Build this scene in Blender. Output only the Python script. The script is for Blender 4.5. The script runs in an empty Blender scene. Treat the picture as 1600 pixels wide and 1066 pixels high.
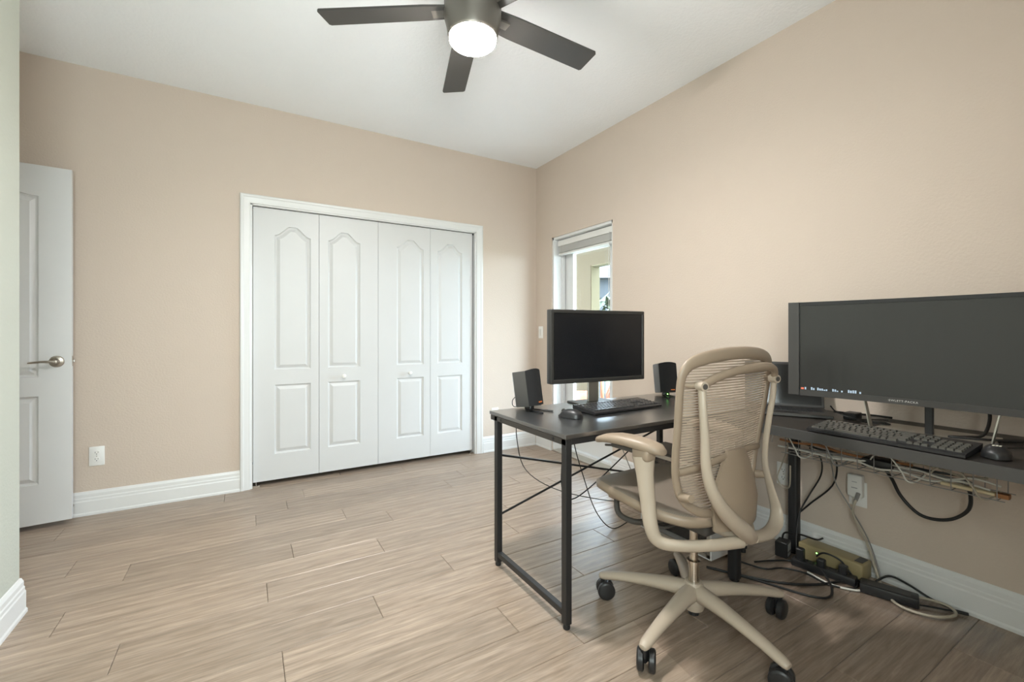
import bpy, bmesh, math, random
from mathutils import Vector, Matrix
random.seed(7)
PI = math.pi
sc = bpy.context.scene
col = sc.collection

# ------------------------------------------------------------------ camera
CX, CY, CZ = -2.467, -3.655, 1.122
YAW = math.radians(30.89)
cam = bpy.data.cameras.new('camera')
cam.sensor_width = 36.0
cam.lens = 690.7 / 1600 * 36
cam.shift_y = -14.7 / 1600
cam.clip_start = 0.05
cam_o = bpy.data.objects.new('camera', cam)
col.objects.link(cam_o)
cam_o.location = (CX, CY, CZ)
cam_o.rotation_euler = (PI / 2, 0, -YAW)
sc.camera = cam_o

# ------------------------------------------------------------------ world, lights, exposure
world = bpy.data.worlds.new('sky')
sc.world = world
world.use_nodes = True
bg = world.node_tree.nodes['Background']
bg.inputs[0].default_value = (0.66, 0.85, 1.0, 1)
bg.inputs[1].default_value = 12.5
sc.view_settings.view_transform = 'Standard'
sc.view_settings.look = 'None'
sc.view_settings.exposure = 1.50
sc.view_settings.gamma = 1.0
FAN_STRENGTH = 160.0

def area_light(name, loc, rot, sx, sy, power, color):
    l = bpy.data.lights.new(name, 'AREA')
    l.shape = 'RECTANGLE'; l.size = sx; l.size_y = sy
    l.energy = power; l.color = color
    o = bpy.data.objects.new(name, l); col.objects.link(o)
    o.location = loc; o.rotation_euler = rot
    return o
# portal that guides sampling of the sky through the glass door opening (emits nothing itself)
po = area_light('door_portal', (.26, -.667, 1.0), (PI / 2, 0, PI / 2), .8, 2.0, 1, (1, 1, 1))
po.data.cycles.is_portal = True
po = area_light('fill_window_portal', (-2.62, -4.16, 1.45), (PI / 2, 0, 0), .9, 1.1, 1, (1, 1, 1))  # portal for the added fill window behind the camera
po.data.cycles.is_portal = True

# ------------------------------------------------------------------ helpers
def tag(o, label=None, cat=None, group=None, kind=None):
    if label: o['label'] = label
    if cat: o['category'] = cat
    if group: o['group'] = group
    if kind: o['kind'] = kind
    return o

def thing(name, loc=(0, 0, 0), rz=0, label=None, cat=None, group=None, kind=None):
    o = bpy.data.objects.new(name, None)
    o.empty_display_size = 0.1
    col.objects.link(o)
    o.location = loc; o.rotation_euler = (0, 0, rz)
    return tag(o, label, cat, group, kind)

class MB:
    def __init__(s):
        s.v = []; s.f = []
    def add(s, vs, fs, M=None):
        n = len(s.v)
        for p in vs:
            p = Vector(p)
            if M is not None: p = M @ p
            s.v.append(tuple(p))
        s.f += [tuple(i + n for i in f) for f in fs]
        return s
    def box(s, x0, x1, y0, y1, z0, z1, M=None):
        vs = [(x0, y0, z0), (x1, y0, z0), (x1, y1, z0), (x0, y1, z0), (x0, y0, z1), (x1, y0, z1), (x1, y1, z1), (x0, y1, z1)]
        fs = [(0, 3, 2, 1), (4, 5, 6, 7), (0, 1, 5, 4), (1, 2, 6, 5), (2, 3, 7, 6), (3, 0, 4, 7)]
        return s.add(vs, fs, M)
    def rbox(s, x0, x1, y0, y1, z0, z1, r=.003, seg=2, M=None):
        bm = bmesh.new()
        bmesh.ops.create_cube(bm, size=1)
        for v in bm.verts:
            v.co = Vector(((x0 + x1) / 2 + v.co.x * (x1 - x0), (y0 + y1) / 2 + v.co.y * (y1 - y0), (z0 + z1) / 2 + v.co.z * (z1 - z0)))
        bmesh.ops.bevel(bm, geom=bm.edges[:], offset=r, segments=seg, affect='EDGES', profile=0.5)
        bm.verts.index_update()
        s.add([v.co.copy() for v in bm.verts], [tuple(v.index for v in f.verts) for f in bm.faces], M)
        bm.free()
        return s
    def rings(s, rings, cap0=True, cap1=True, closed=False, M=None):
        m = len(rings[0]); vs = [p for r in rings for p in r]; fs = []
        k = len(rings)
        for i in range(k if closed else k - 1):
            a = i * m; b = ((i + 1) % k) * m
            for j in range(m):
                jn = (j + 1) % m
                fs.append((a + j, a + jn, b + jn, b + j))
        if not closed:
            if cap0: fs.append(tuple(reversed(range(m))))
            if cap1: fs.append(tuple(range((k - 1) * m, k * m)))
        return s.add(vs, fs, M)
    def tube(s, path, r, seg=8, closed=False, up=None, M=None):
        """r: number, list, or list of (ra, rb) elliptical radii"""
        P = [Vector(p) for p in path]; n = len(P)
        if not isinstance(r, (list, tuple)): r = [r] * n
        elif len(r) == 2 and n != 2 : r = [tuple(r)] * n
        rr = [(q, q) if not isinstance(q, (tuple, list)) else q for q in r]
        T = []
        for i in range(n):
            if closed: t = P[(i + 1) % n] - P[i - 1]
            else: t = P[min(i + 1, n - 1)] - P[max(i - 1, 0)]
            T.append(t.normalized())
        u = Vector(up) if up else (Vector((0, 0, 1)) if abs(T[0].z) < .9 else Vector((1, 0, 0)))
        out = []
        for i in range(n):
            if up: u = Vector(up)
            a = T[i].cross(u)
            if a.length < 1e-5: a = T[i].cross(Vector((.3, .9, .2)))
            a.normalize(); b = a.cross(T[i]).normalized()
            if not up: u = b
            out.append([P[i] + a * (rr[i][0] * math.cos(2 * PI * j / seg)) + b * (rr[i][1] * math.sin(2 * PI * j / seg)) for j in range(seg)])
        return s.rings(out, closed=closed, M=M)
    def cyl(s, p0, p1, r0, r1=None, seg=16, M=None):
        r1 = r0 if r1 is None else r1
        return s.tube([p0, p1], [(r0, r0), (r1, r1)], seg, M=M)
    def lathe(s, prof, seg=24, M=None):
        """prof: list of (r, z)"""
        rings = [[(r * math.cos(2 * PI * j / seg), r * math.sin(2 * PI * j / seg), z) for j in range(seg)] for r, z in prof]
        return s.rings(rings, M=M)
    def build(s, name, mat, parent=None, smooth=None, loc=None, rot=None):
        me = bpy.data.meshes.new(name)
        me.from_pydata(s.v, [], s.f)
        bm = bmesh.new(); bm.from_mesh(me)
        bmesh.ops.recalc_face_normals(bm, faces=bm.faces[:])
        bm.to_mesh(me); bm.free()
        if smooth is not None:
            for p in me.polygons: p.use_smooth = True
            me.set_sharp_from_angle(angle=math.radians(smooth))
        if mat: me.materials.append(mat)
        o = bpy.data.objects.new(name, me)
        col.objects.link(o)
        if parent: o.parent = parent
        if loc: o.location = loc
        if rot: o.rotation_euler = rot
        return o

def copy_tree(o, parent=None):
    c = o.copy(); col.objects.link(c); c.parent = parent
    for ch in list(o.children): copy_tree(ch, c)
    return c

def smooth_path(pts, n=8, closed=False):
    """Catmull-Rom through points"""
    P = [Vector(p) for p in pts]; out = []; k = len(P)
    rng = range(k) if closed else range(k - 1)
    for i in rng:
        if closed: a, b, c, d = P[i - 1], P[i], P[(i + 1) % k], P[(i + 2) % k]
        else: a, b, c, d = P[max(i - 1, 0)], P[i], P[i + 1], P[min(i + 2, k - 1)]
        for j in range(n):
            t = j / n
            out.append(.5 * ((2 * b) + (-a + c) * t + (2 * a - 5 * b + 4 * c - d) * t * t + (-a + 3 * b - 3 * c + d) * t ** 3))
    if not closed: out.append(P[-1])
    return out

def lerp_list(vals, m):
    out = []
    k = len(vals) - 1
    for i in range(m):
        t = i / (m - 1) * k; j = min(int(t), k - 1); q = t - j
        a, b = vals[j], vals[j + 1]
        if isinstance(a, (tuple, list)): out.append(tuple(a[w] * (1 - q) + b[w] * q for w in range(2)))
        else: out.append(a * (1 - q) + b * q)
    return out

# ------------------------------------------------------------------ materials
def new_mat(name):
    m = bpy.data.materials.new(name); m.use_nodes = True
    return m, m.node_tree.nodes, m.node_tree.links, m.node_tree.nodes['Principled BSDF']

def mat(name, c, rough=.5, metal=0, spec=.5, bump=0, bscale=200, vary=0, vscale=8):
    m, N, L, b = new_mat(name)
    b.inputs['Base Color'].default_value = (*c, 1)
    b.inputs['Roughness'].default_value = rough
    b.inputs['Metallic'].default_value = metal
    b.inputs['Specular IOR Level'].default_value = spec
    tc = N.new('ShaderNodeTexCoord')
    nz = N.new('ShaderNodeTexNoise'); nz.inputs['Scale'].default_value = vscale; nz.inputs['Detail'].default_value = 4
    L.new(tc.outputs['Object'], nz.inputs['Vector'])
    rp = N.new('ShaderNodeMapRange')
    v = max(vary, .015)
    rp.inputs[3].default_value = 1 - v; rp.inputs[4].default_value = 1 + v
    L.new(nz.outputs['Fac'], rp.inputs[0])
    mx = N.new('ShaderNodeMix'); mx.data_type = 'RGBA'; mx.blend_type = 'MULTIPLY'; mx.inputs[0].default_value = 1
    mx.inputs[6].default_value = (*c, 1)
    L.new(rp.outputs[0], mx.inputs[7]); L.new(mx.outputs[2], b.inputs['Base Color'])
    if bump:
        n2 = N.new('ShaderNodeTexNoise'); n2.inputs['Scale'].default_value = bscale; n2.inputs['Detail'].default_value = 3
        L.new(tc.outputs['Object'], n2.inputs['Vector'])
        bp = N.new('ShaderNodeBump'); bp.inputs['Strength'].default_value = bump; bp.inputs['Distance'].default_value = .004
        L.new(n2.outputs['Fac'], bp.inputs['Height']); L.new(bp.outputs[0], b.inputs['Normal'])
    return m

def emit(name, c, s):
    m, N, L, b = new_mat(name)
    b.inputs['Base Color'].default_value = (*c, 1)
    b.inputs['Emission Color'].default_value = (*c, 1)
    b.inputs['Emission Strength'].default_value = s
    return m

def glass_mat(name, tint=(1, 1, 1), refl=.04, rough=.02):
    m, N, L, b = new_mat(name)
    N.remove(b)
    tr = N.new('ShaderNodeBsdfTransparent'); tr.inputs[0].default_value = (*tint, 1)
    gl = N.new('ShaderNodeBsdfGlossy'); gl.inputs['Roughness'].default_value = rough
    lw = N.new('ShaderNodeLayerWeight'); lw.inputs[0].default_value = .5
    pw = N.new('ShaderNodeMath'); pw.operation = 'POWER'; pw.inputs[1].default_value = 5.0
    L.new(lw.outputs['Facing'], pw.inputs[0])
    ad = N.new('ShaderNodeMath'); ad.operation = 'MULTIPLY_ADD'; ad.inputs[1].default_value = .7; ad.inputs[2].default_value = refl; ad.use_clamp = True
    L.new(pw.outputs[0], ad.inputs[0])
    mx = N.new('ShaderNodeMixShader')
    L.new(ad.outputs[0], mx.inputs[0]); L.new(tr.outputs[0], mx.inputs[1]); L.new(gl.outputs[0], mx.inputs[2])
    L.new(mx.outputs[0], N['Material Output'].inputs[0])
    return m

def plank_mat():
    m, N, L, b = new_mat('oak_vinyl_plank')
    tc = N.new('ShaderNodeTexCoord'); oi = N.new('ShaderNodeObjectInfo')
    mul = N.new('ShaderNodeMath'); mul.operation = 'MULTIPLY'; mul.inputs[1].default_value = 37.0
    L.new(oi.outputs['Random'], mul.inputs[0])
    cmb = N.new('ShaderNodeCombineXYZ')
    for k in range(3): L.new(mul.outputs[0], cmb.inputs[k])
    ad = N.new('ShaderNodeVectorMath'); ad.operation = 'ADD'
    L.new(tc.outputs['Object'], ad.inputs[0]); L.new(cmb.outputs[0], ad.inputs[1])
    # broad grain
    mp = N.new('ShaderNodeMapping'); mp.inputs['Scale'].default_value = (2.2, 22, 22)
    L.new(ad.outputs[0], mp.inputs[0])
    n1 = N.new('ShaderNodeTexNoise'); n1.inputs['Scale'].default_value = 1.6; n1.inputs['Detail'].default_value = 8; n1.inputs['Roughness'].default_value = .66; n1.inputs['Distortion'].default_value = .9
    L.new(mp.outputs[0], n1.inputs['Vector'])
    # fine fibres
    mp2 = N.new('ShaderNodeMapping'); mp2.inputs['Scale'].default_value = (9, 170, 170)
    L.new(ad.outputs[0], mp2.inputs[0])
    n2 = N.new('ShaderNodeTexNoise'); n2.inputs['Scale'].default_value = 1.0; n2.inputs['Detail'].default_value = 4
    L.new(mp2.outputs[0], n2.inputs['Vector'])
    # cathedral figure
    mp3 = N.new('ShaderNodeMapping'); mp3.inputs['Scale'].default_value = (.9, 7, 7)
    L.new(ad.outputs[0], mp3.inputs[0])
    wv = N.new('ShaderNodeTexWave'); wv.wave_type = 'RINGS'; wv.inputs['Scale'].default_value = 1.4; wv.inputs['Distortion'].default_value = 5; wv.inputs['Detail'].default_value = 3
    L.new(mp3.outputs[0], wv.inputs['Vector'])
    cr = N.new('ShaderNodeValToRGB')
    e = cr.color_ramp.elements
    e[0].position = .25; e[0].color = (.226, .164, .117, 1)
    e[1].position = .72; e[1].color = (.418, .327, .255, 1)
    L.new(n1.outputs['Fac'], cr.inputs[0])
    m1 = N.new('ShaderNodeMix'); m1.data_type = 'RGBA'; m1.blend_type = 'OVERLAY'; m1.inputs[0].default_value = .45
    L.new(cr.outputs[0], m1.inputs[6]); L.new(n2.outputs['Fac'], m1.inputs[7])
    r2 = N.new('ShaderNodeMapRange'); r2.inputs[3].default_value = .88; r2.inputs[4].default_value = 1.05
    L.new(wv.outputs['Fac'], r2.inputs[0])
    m2 = N.new('ShaderNodeMix'); m2.data_type = 'RGBA'; m2.blend_type = 'MULTIPLY'; m2.inputs[0].default_value = 1
    L.new(m1.outputs[2], m2.inputs[6]); L.new(r2.outputs[0], m2.inputs[7])
    r3 = N.new('ShaderNodeMapRange'); r3.inputs[3].default_value = .90; r3.inputs[4].default_value = 1.10
    L.new(oi.outputs['Random'], r3.inputs[0])
    m3 = N.new('ShaderNodeMix'); m3.data_type = 'RGBA'; m3.blend_type = 'MULTIPLY'; m3.inputs[0].default_value = 1
    L.new(m2.outputs[2], m3.inputs[6]); L.new(r3.outputs[0], m3.inputs[7])
    L.new(m3.outputs[2], b.inputs['Base Color'])
    r4 = N.new('ShaderNodeMapRange'); r4.inputs[3].default_value = .30; r4.inputs[4].default_value = .46
    L.new(n1.outputs['Fac'], r4.inputs[0]); L.new(r4.outputs[0], b.inputs['Roughness'])
    b.inputs['Specular IOR Level'].default_value = .75
    bp = N.new('ShaderNodeBump'); bp.inputs['Strength'].default_value = .10; bp.inputs['Distance'].default_value = .002
    L.new(n2.outputs['Fac'], bp.inputs['Height']); L.new(bp.outputs[0], b.inputs['Normal'])
    return m

def desk_wood():
    m, N, L, b = new_mat('black_brown_woodgrain')
    tc = N.new('ShaderNodeTexCoord'); mp = N.new('ShaderNodeMapping'); mp.inputs['Scale'].default_value = (60, 3, 60)
    L.new(tc.outputs['Object'], mp.inputs[0])
    n = N.new('ShaderNodeTexNoise'); n.inputs['Scale'].default_value = 1; n.inputs['Detail'].default_value = 5
    L.new(mp.outputs[0], n.inputs['Vector'])
    cr = N.new('ShaderNodeValToRGB'); e = cr.color_ramp.elements
    e[0].position = .3; e[0].color = (.013, .011, .010, 1); e[1].position = .75; e[1].color = (.034, .029, .025, 1)
    L.new(n.outputs['Fac'], cr.inputs[0]); L.new(cr.outputs[0], b.inputs['Base Color'])
    b.inputs['Roughness'].default_value = .42
    return m

def stripe_mat(name, c1, c2, scale, rough=.6):
    m, N, L, b = new_mat(name)
    tc = N.new('ShaderNodeTexCoord'); wv = N.new('ShaderNodeTexWave'); wv.bands_direction = 'Y'; wv.inputs['Scale'].default_value = scale
    L.new(tc.outputs['Object'], wv.inputs['Vector'])
    mx = N.new('ShaderNodeMix'); mx.data_type = 'RGBA'; mx.inputs[6].default_value = (*c1, 1); mx.inputs[7].default_value = (*c2, 1)
    L.new(wv.outputs['Fac'], mx.inputs[0]); L.new(mx.outputs[2], b.inputs['Base Color'])
    b.inputs['Roughness'].default_value = rough
    return m

M = {}
M['wall'] = mat('beige_wall_paint', (.600, .508, .428), .75, spec=.25, bump=.35, bscale=90, vary=.015)
M['wall_daylit'] = mat('daylit_wall_tone', (.50, .51, .445), .7, spec=.25, bump=.3, bscale=90)  # wall colour paled to carry the daylight from the glass door
M['ceiling'] = mat('white_ceiling_texture', (.93, .95, .97), .85, spec=.2, bump=.5, bscale=60)
M['trim'] = mat('white_trim_paint', (.72, .72, .71), .35, vary=.01)
M['door'] = mat('white_door_paint', (.62, .62, .615), .42, vary=.01)
M['plank'] = plank_mat()
M['subfloor'] = mat('dark_subfloor', (.06, .045, .035), .8)
M['black_metal'] = mat('black_powder_coat', (.018, .018, .019), .42, vary=.03)
M['rail_metal'] = mat('brown_black_rail', (.050, .043, .038), .45)
M['laminate'] = mat('black_laminate', (.020, .021, .022), .30, spec=1.0, vary=.03)
M['laminate'].node_tree.nodes['Principled BSDF'].inputs['IOR'].default_value = 1.75
M['laminate'].node_tree.nodes['Principled BSDF'].inputs['Coat IOR'].default_value = 1.8
M['laminate'].node_tree.nodes['Principled BSDF'].inputs['Coat Weight'].default_value = 1.0
M['laminate'].node_tree.nodes['Principled BSDF'].inputs['Coat Roughness'].default_value = .28
M['desk_wood'] = desk_wood()
M['desk_edge'] = mat('charcoal_edge_band', (.050, .048, .045), .5)
M['black'] = mat('black_plastic', (.016, .016, .017), .38)
M['black_matte'] = mat('matte_black_plastic', (.013, .013, .014), .6)
M['charcoal'] = mat('charcoal_plastic', (.045, .042, .039), .45)
M['grille'] = mat('black_speaker_cloth', (.010, .010, .011), .85, bump=.6, bscale=900)
M['bezel'] = mat('dark_bezel', (.030, .029, .027), .40)
M['spk_side'] = mat('grey_speaker_shell', (.075, .073, .070), .42)
M['screen'] = mat('matte_black_screen', (.008, .009, .011), .22, spec=.5)
M['screen_wide'] = mat('wide_screen_panel', (.030, .030, .029), .20, spec=.55)
M['silver'] = mat('brushed_silver', (.55, .53, .48), .35, metal=.9)
M['nickel'] = mat('satin_nickel', (.42, .37, .32), .30, metal=1)
M['chrome'] = mat('chrome_column', (.62, .57, .50), .12, metal=1)
M['beige'] = mat('taupe_chair_plastic', (.290, .222, .162), .42, vary=.03)
M['beige_light'] = mat('light_taupe_aluminium', (.415, .345, .272), .36, vary=.03)
M['mesh'] = mat('taupe_mesh_thread', (.40, .318, .245), .7)
M['seat'] = stripe_mat('taupe_seat_mesh', (.170, .140, .112), (.225, .185, .148), 60, .5)
M['dark_mech'] = mat('dark_grey_mechanism', (.060, .054, .048), .45)
M['key'] = mat('grey_keycap', (.040, .040, .042), .28)
M['key_light'] = mat('worn_grey_keycap', (.070, .066, .058), .25)
M['plate'] = mat('white_wall_plate', (.80, .79, .76), .35)
M['slot'] = mat('dark_socket_slot', (.03, .03, .03), .6)
M['fan_blade'] = mat('dark_bronze_blade', (.040, .037, .033), .42, vary=.08)
M['fan_body'] = mat('bronze_fan_housing', (.17, .155, .135), .38, metal=.4)
M['lens'] = emit('lit_fan_lens', (1.0, .98, .95), FAN_STRENGTH)
M['glass'] = glass_mat('clear_glass')
M['tinted'] = glass_mat('fill_window_glass', (1.0, .94, .86))  # warm tint colours the fill light from the added window
M['mat_clear'] = glass_mat('clear_vinyl_mat', (.975, .97, .97), .03, .14)
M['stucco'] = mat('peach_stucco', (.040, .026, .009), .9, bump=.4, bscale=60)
M['stucco_lit'] = mat('stucco_lit_tone', (.070, .054, .024), .9, bump=.4, bscale=60)  # stucco lightened as its sunlit copy; the patio ceiling reuses it
M['paver'] = mat('patio_concrete', (.40, .38, .36), .8, vary=.1)
M['terracotta'] = mat('terracotta', (.42, .16, .09), .7)
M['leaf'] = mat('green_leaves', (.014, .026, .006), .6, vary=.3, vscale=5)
M['grass'] = mat('lawn_grass', (.035, .065, .015), .9, vary=.2)
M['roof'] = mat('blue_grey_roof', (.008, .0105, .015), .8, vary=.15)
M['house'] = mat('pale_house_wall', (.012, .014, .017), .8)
M['blind'] = mat('white_blind', (.74, .73, .70), .45)
M['white'] = mat('white_plastic', (.72, .71, .68), .4)
M['white_case'] = mat('white_steel_case', (.74, .74, .73), .35)
M['grey_cable'] = mat('grey_cable', (.26, .25, .235), .5)
M['beige_cable'] = mat('beige_cable', (.42, .37, .29), .5)
M['black_cable'] = mat('black_cable', (.012, .012, .012), .45)
M['white_cable'] = mat('white_cable', (.68, .66, .60), .45)
M['orange_cable'] = mat('orange_brown_strip', (.36, .15, .055), .55)
M['ups'] = mat('tan_plastic_case', (.34, .27, .14), .45)
M['label_grey'] = mat('grey_sticker', (.33, .33, .34), .6)
M['led'] = emit('green_led', (.25, 1.0, .15), 3.0)
M['icon'] = emit('taskbar_icons', (.32, .40, .50), .16)
M['icon_red'] = emit('taskbar_icon_red', (.60, .14, .08), .14)
M['print'] = mat('pale_lettering', (.60, .58, .55), .5)
M['white_print'] = mat('white_logo_print', (.62, .60, .50), .5)
M['orange_print'] = mat('orange_logo_print', (.60, .17, .04), .5)
M['pcglass'] = mat('smoked_side_panel', (.030, .031, .034), .12)
M['cream_bar'] = mat('cream_strip', (.66, .54, .34), .5)

# ------------------------------------------------------------------ room shell
RX0 = -3.242         # left wall face
RY0 = -4.05          # front wall face (behind camera)
AX = -4.15           # alcove west wall
AY = -1.152          # end of left wall
H = 2.743
def struct(name, mb, m, label, cat, parent=None, smooth=None):
    o = mb.build(name, m, parent, smooth)
    tag(o, label, cat, kind='structure')
    return o
OPX0, OPX1, OPZ = -2.449, -.664, 2.035      # closet opening
GY0, GY1, GZ = -1.073, -.262, 2.006         # glass door opening

mb = MB()
mb.box(AX - .12, OPX0, 0, .12, 0, H); mb.box(OPX1, .2, 0, .12, 0, H); mb.box(OPX0, OPX1, 0, .12, OPZ, H)
struct('wall_back', mb, M['wall'], 'beige back wall with the white closet doors in it', 'wall')
mb = MB()
mb.box(0, .2, GY1, 0, 0, H); mb.box(0, .2, RY0 - .12, GY0, 0, H); mb.box(0, .2, GY0, GY1, GZ, H)
struct('wall_right', mb, M['wall'], 'beige right wall behind the large curved monitor', 'wall')
mb = MB(); mb.box(RX0 - .12, RX0, RY0 - .12, AY, 0, H); mb.box(AX - .12, RX0 - .12, AY - .12, AY, 0, H)
struct('wall_left', mb, M['wall_daylit'], 'wall end with daylight in its colour at the left edge of the photo', 'wall')
mb = MB()
mb.box(AX - .12, AX, -.19, 0, 0, H); mb.box(AX - .12, AX, AY, -.99, 0, H); mb.box(AX - .12, AX, -.99, -.19, 2.06, H)
struct('wall_alcove', mb, M['wall'], 'beige alcove wall that the open white door hinges on', 'wall')
mb = MB()
WX0, WX1, WZ0, WZ1 = -3.07, -2.17, .90, 2.0
mb.box(RX0, WX0, RY0 - .12, RY0, 0, H); mb.box(WX1, 0, RY0 - .12, RY0, 0, H); mb.box(WX0, WX1, RY0 - .12, RY0, 0, WZ0); mb.box(WX0, WX1, RY0 - .12, RY0, WZ1, H)
struct('wall_front', mb, M['wall'], 'beige wall behind the camera with a window added for fill light', 'wall')
mb = MB(); mb.box(AX - .12, .2, RY0 - .12, .12, H, H + .1)
struct('ceiling', mb, M['ceiling'], 'white lightly textured flat ceiling', 'ceiling')
# closet interior and hallway beyond the entry door, closing the room against the sky
mb = MB()
mb.box(OPX0 - .3, OPX1 + .3, .75, .80, 0, 2.5); mb.box(OPX0 - .35, OPX0 - .3, .12, .8, 0, 2.5); mb.box(OPX1 + .3, OPX1 + .35, .12, .8, 0, 2.5)
mb.box(OPX0 - .35, OPX1 + .35, .12, .8, 2.5, 2.55)
struct('wall_closet', mb, M['wall'], 'dark closet interior behind the bifold doors', 'wall')
mb = MB()
mb.box(-5.35, -5.25, -2.0, .6, 0, H); mb.box(-5.25, AX - .12, .5, .6, 0, H); mb.box(-5.25, AX - .12, -2.1, -2.0, 0, H); mb.box(-5.35, AX - .12, -2.1, .6, H, H + .1)
struct('wall_hall', mb, M['wall'], 'hallway wall beyond the open entry door', 'wall')

# floor of individual planks
mb = MB(); mb.box(-5.35, .2, RY0 - .12, .8, -.06, -.008)
floor = struct('floor', mb, M['subfloor'], 'light greyed oak plank floor', 'floor')
PW, PL, GAP = .172, 1.225, .0015
JO = {2: -2.248, 5: -1.724, 6: -2.27, 7: -1.867, 8: -2.394, 9: -1.635, 10: -2.01, 12: -1.596}
plank_cache = {}
def plank_mesh(L_):
    k = round(L_, 3)
    if k not in plank_cache:
        b = MB(); g = GAP / 2; bv = .0020
        x0, x1, y0, y1 = -L_ / 2 + g, L_ / 2 - g, -PW / 2 + g, PW / 2 - g
        lo = [(x0, y0, -.008), (x1, y0, -.008), (x1, y1, -.008), (x0, y1, -.008)]
        mi = [(x0, y0, -bv * .8), (x1, y0, -bv * .8), (x1, y1, -bv * .8), (x0, y1, -bv * .8)]
        hi = [(x0 + bv, y0 + bv, 0), (x1 - bv, y0 + bv, 0), (x1 - bv, y1 - bv, 0), (x0 + bv, y1 - bv, 0)]
        b.rings([lo, mi, hi])
        o = b.build('plank', M['plank'], floor)
        plank_cache[k] = o
        return o
    o = plank_cache[k].copy(); col.objects.link(o); o.parent = floor
    return o
for k in range(-5, 24):
    y1 = -.016 - PW * k; yc = y1 - PW / 2
    if yc > .72: continue
    if yc > 0: xa, xb = OPX0 - .3, OPX1 + .3
    elif yc > AY: xa, xb = -5.2, 0.0
    else: xa, xb = RX0, 0.0
    j0 = JO.get(k, -2.6 + ((k * .467) % 1.225))
    js = []
    x = j0
    while x > xa: x -= PL
    x += PL
    edges = [xa]
    while x < xb - .02:
        if x - edges[-1] > .05: edges.append(x)
        x += PL
    edges.append(xb)
    for a, b_ in zip(edges[:-1], edges[1:]):
        o = plank_mesh(b_ - a); o.location = ((a + b_) / 2, yc, 0)

# ------------------------------------------------------------------ trim profiles
def sweep(path, prof, closed=False):
    """path: 2D/3D pts; prof: list of (offset along n, offset along m). n,m frames given per-seg by caller"""
    raise NotImplementedError
BASE = [(0, 0), (.018, 0), (.018, .012), (.0145, .02), (.0145, .085), (.012, .092), (.012, .104), (.0095, .110), (.0095, .128), (.004, .143), (0, .145)]
def baseboard(name, pts, label, side):
    """pts: floor polyline; the room lies to the `side` (+1 = left of travel)"""
    P = [Vector((x, y, 0)) for x, y in pts]; n = len(P); rings = []
    for i in range(n):
        def nrm(a, b):
            d = (b - a).normalized(); return Vector((-d.y, d.x, 0)) * side
        if i == 0: m = nrm(P[0], P[1])
        elif i == n - 1: m = nrm(P[-2], P[-1])
        else:
            a, b = nrm(P[i - 1], P[i]), nrm(P[i], P[i + 1]); m = (a + b) / (1 + a.dot(b))
        rings.append([P[i] + m * o + Vector((0, 0, z)) for o, z in BASE])
    b = MB(); b.rings(rings)
    return struct(name, b, M['trim'], label, 'baseboard')
baseboard('baseboard_back', [(AX, 0), (-2.513, 0)], 'white stepped baseboard between the open door and closet', -1)
baseboard('baseboard_back_corner', [(-.598, 0), (-.018, 0)], 'white stepped baseboard right of the closet casing', -1)
baseboard('baseboard_right_corner', [(0, -.018), (0, GY1)], 'short white baseboard between room corner and glass door', -1)
baseboard('baseboard_right', [(0, GY0), (0, RY0)], 'long white baseboard under the desk on the right wall', -1)
baseboard('baseboard_left', [(RX0, RY0), (RX0, AY), (AX, AY)], 'white baseboard wrapping the wall end at far left', -1)
baseboard('baseboard_front', [(0, RY0), (RX0, RY0)], 'white baseboard on the wall behind the camera', -1)

CAS = [(0, 0), (.064, 0), (.064, .012), (.058, .018), (.046, .018), (.040, .014), (.020, .011), (.010, .009), (.004, .009), (0, .005)]
def casing(name, x0, x1, zt, label, y=0.0, M_=None):
    """mitred door casing around an opening; profile u = outward from opening, w = toward room (-y)"""
    rings = []
    for (x, z, ux, uz) in ((x0, 0, -1, 0), (x0, zt, -1, 1), (x1, zt, 1, 1), (x1, 0, 1, 0)):
        rings.append([(x + ux * u, y - w, z + uz * u) for u, w in CAS])
    b = MB(); b.rings(rings, M=M_)
    return struct(name, b, M['trim'], label, 'trim')
casing('trim_1', OPX0, OPX1, OPZ, 'white moulded casing framing the closet doors')
Mw = Matrix.Translation((AX, 0, 0)) @ Matrix.Rotation(PI / 2, 4, 'Z')
casing('trim_2', -.99, -.19, 2.06, 'white casing of the entry doorway behind the open door', 0, Mw)
# closet jamb lining and head track
b = MB()
b.box(OPX0, OPX0 + .012, 0, .12, 0, OPZ); b.box(OPX1 - .012, OPX1, 0, .12, 0, OPZ); b.box(OPX0, OPX1, 0, .12, OPZ - .008, OPZ)
struct('trim_3', b, M['trim'], 'white jamb lining inside the closet opening', 'trim')
b = MB(); b.box(AX - .12, AX, -.99, -.975, 0, 2.06); b.box(AX - .12, AX, -.205, -.19, 0, 2.06); b.box(AX - .12, AX, -.99, -.19, 2.045, 2.06)
struct('trim_4', b, M['trim'], 'white jamb lining of the entry doorway', 'trim')

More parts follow.
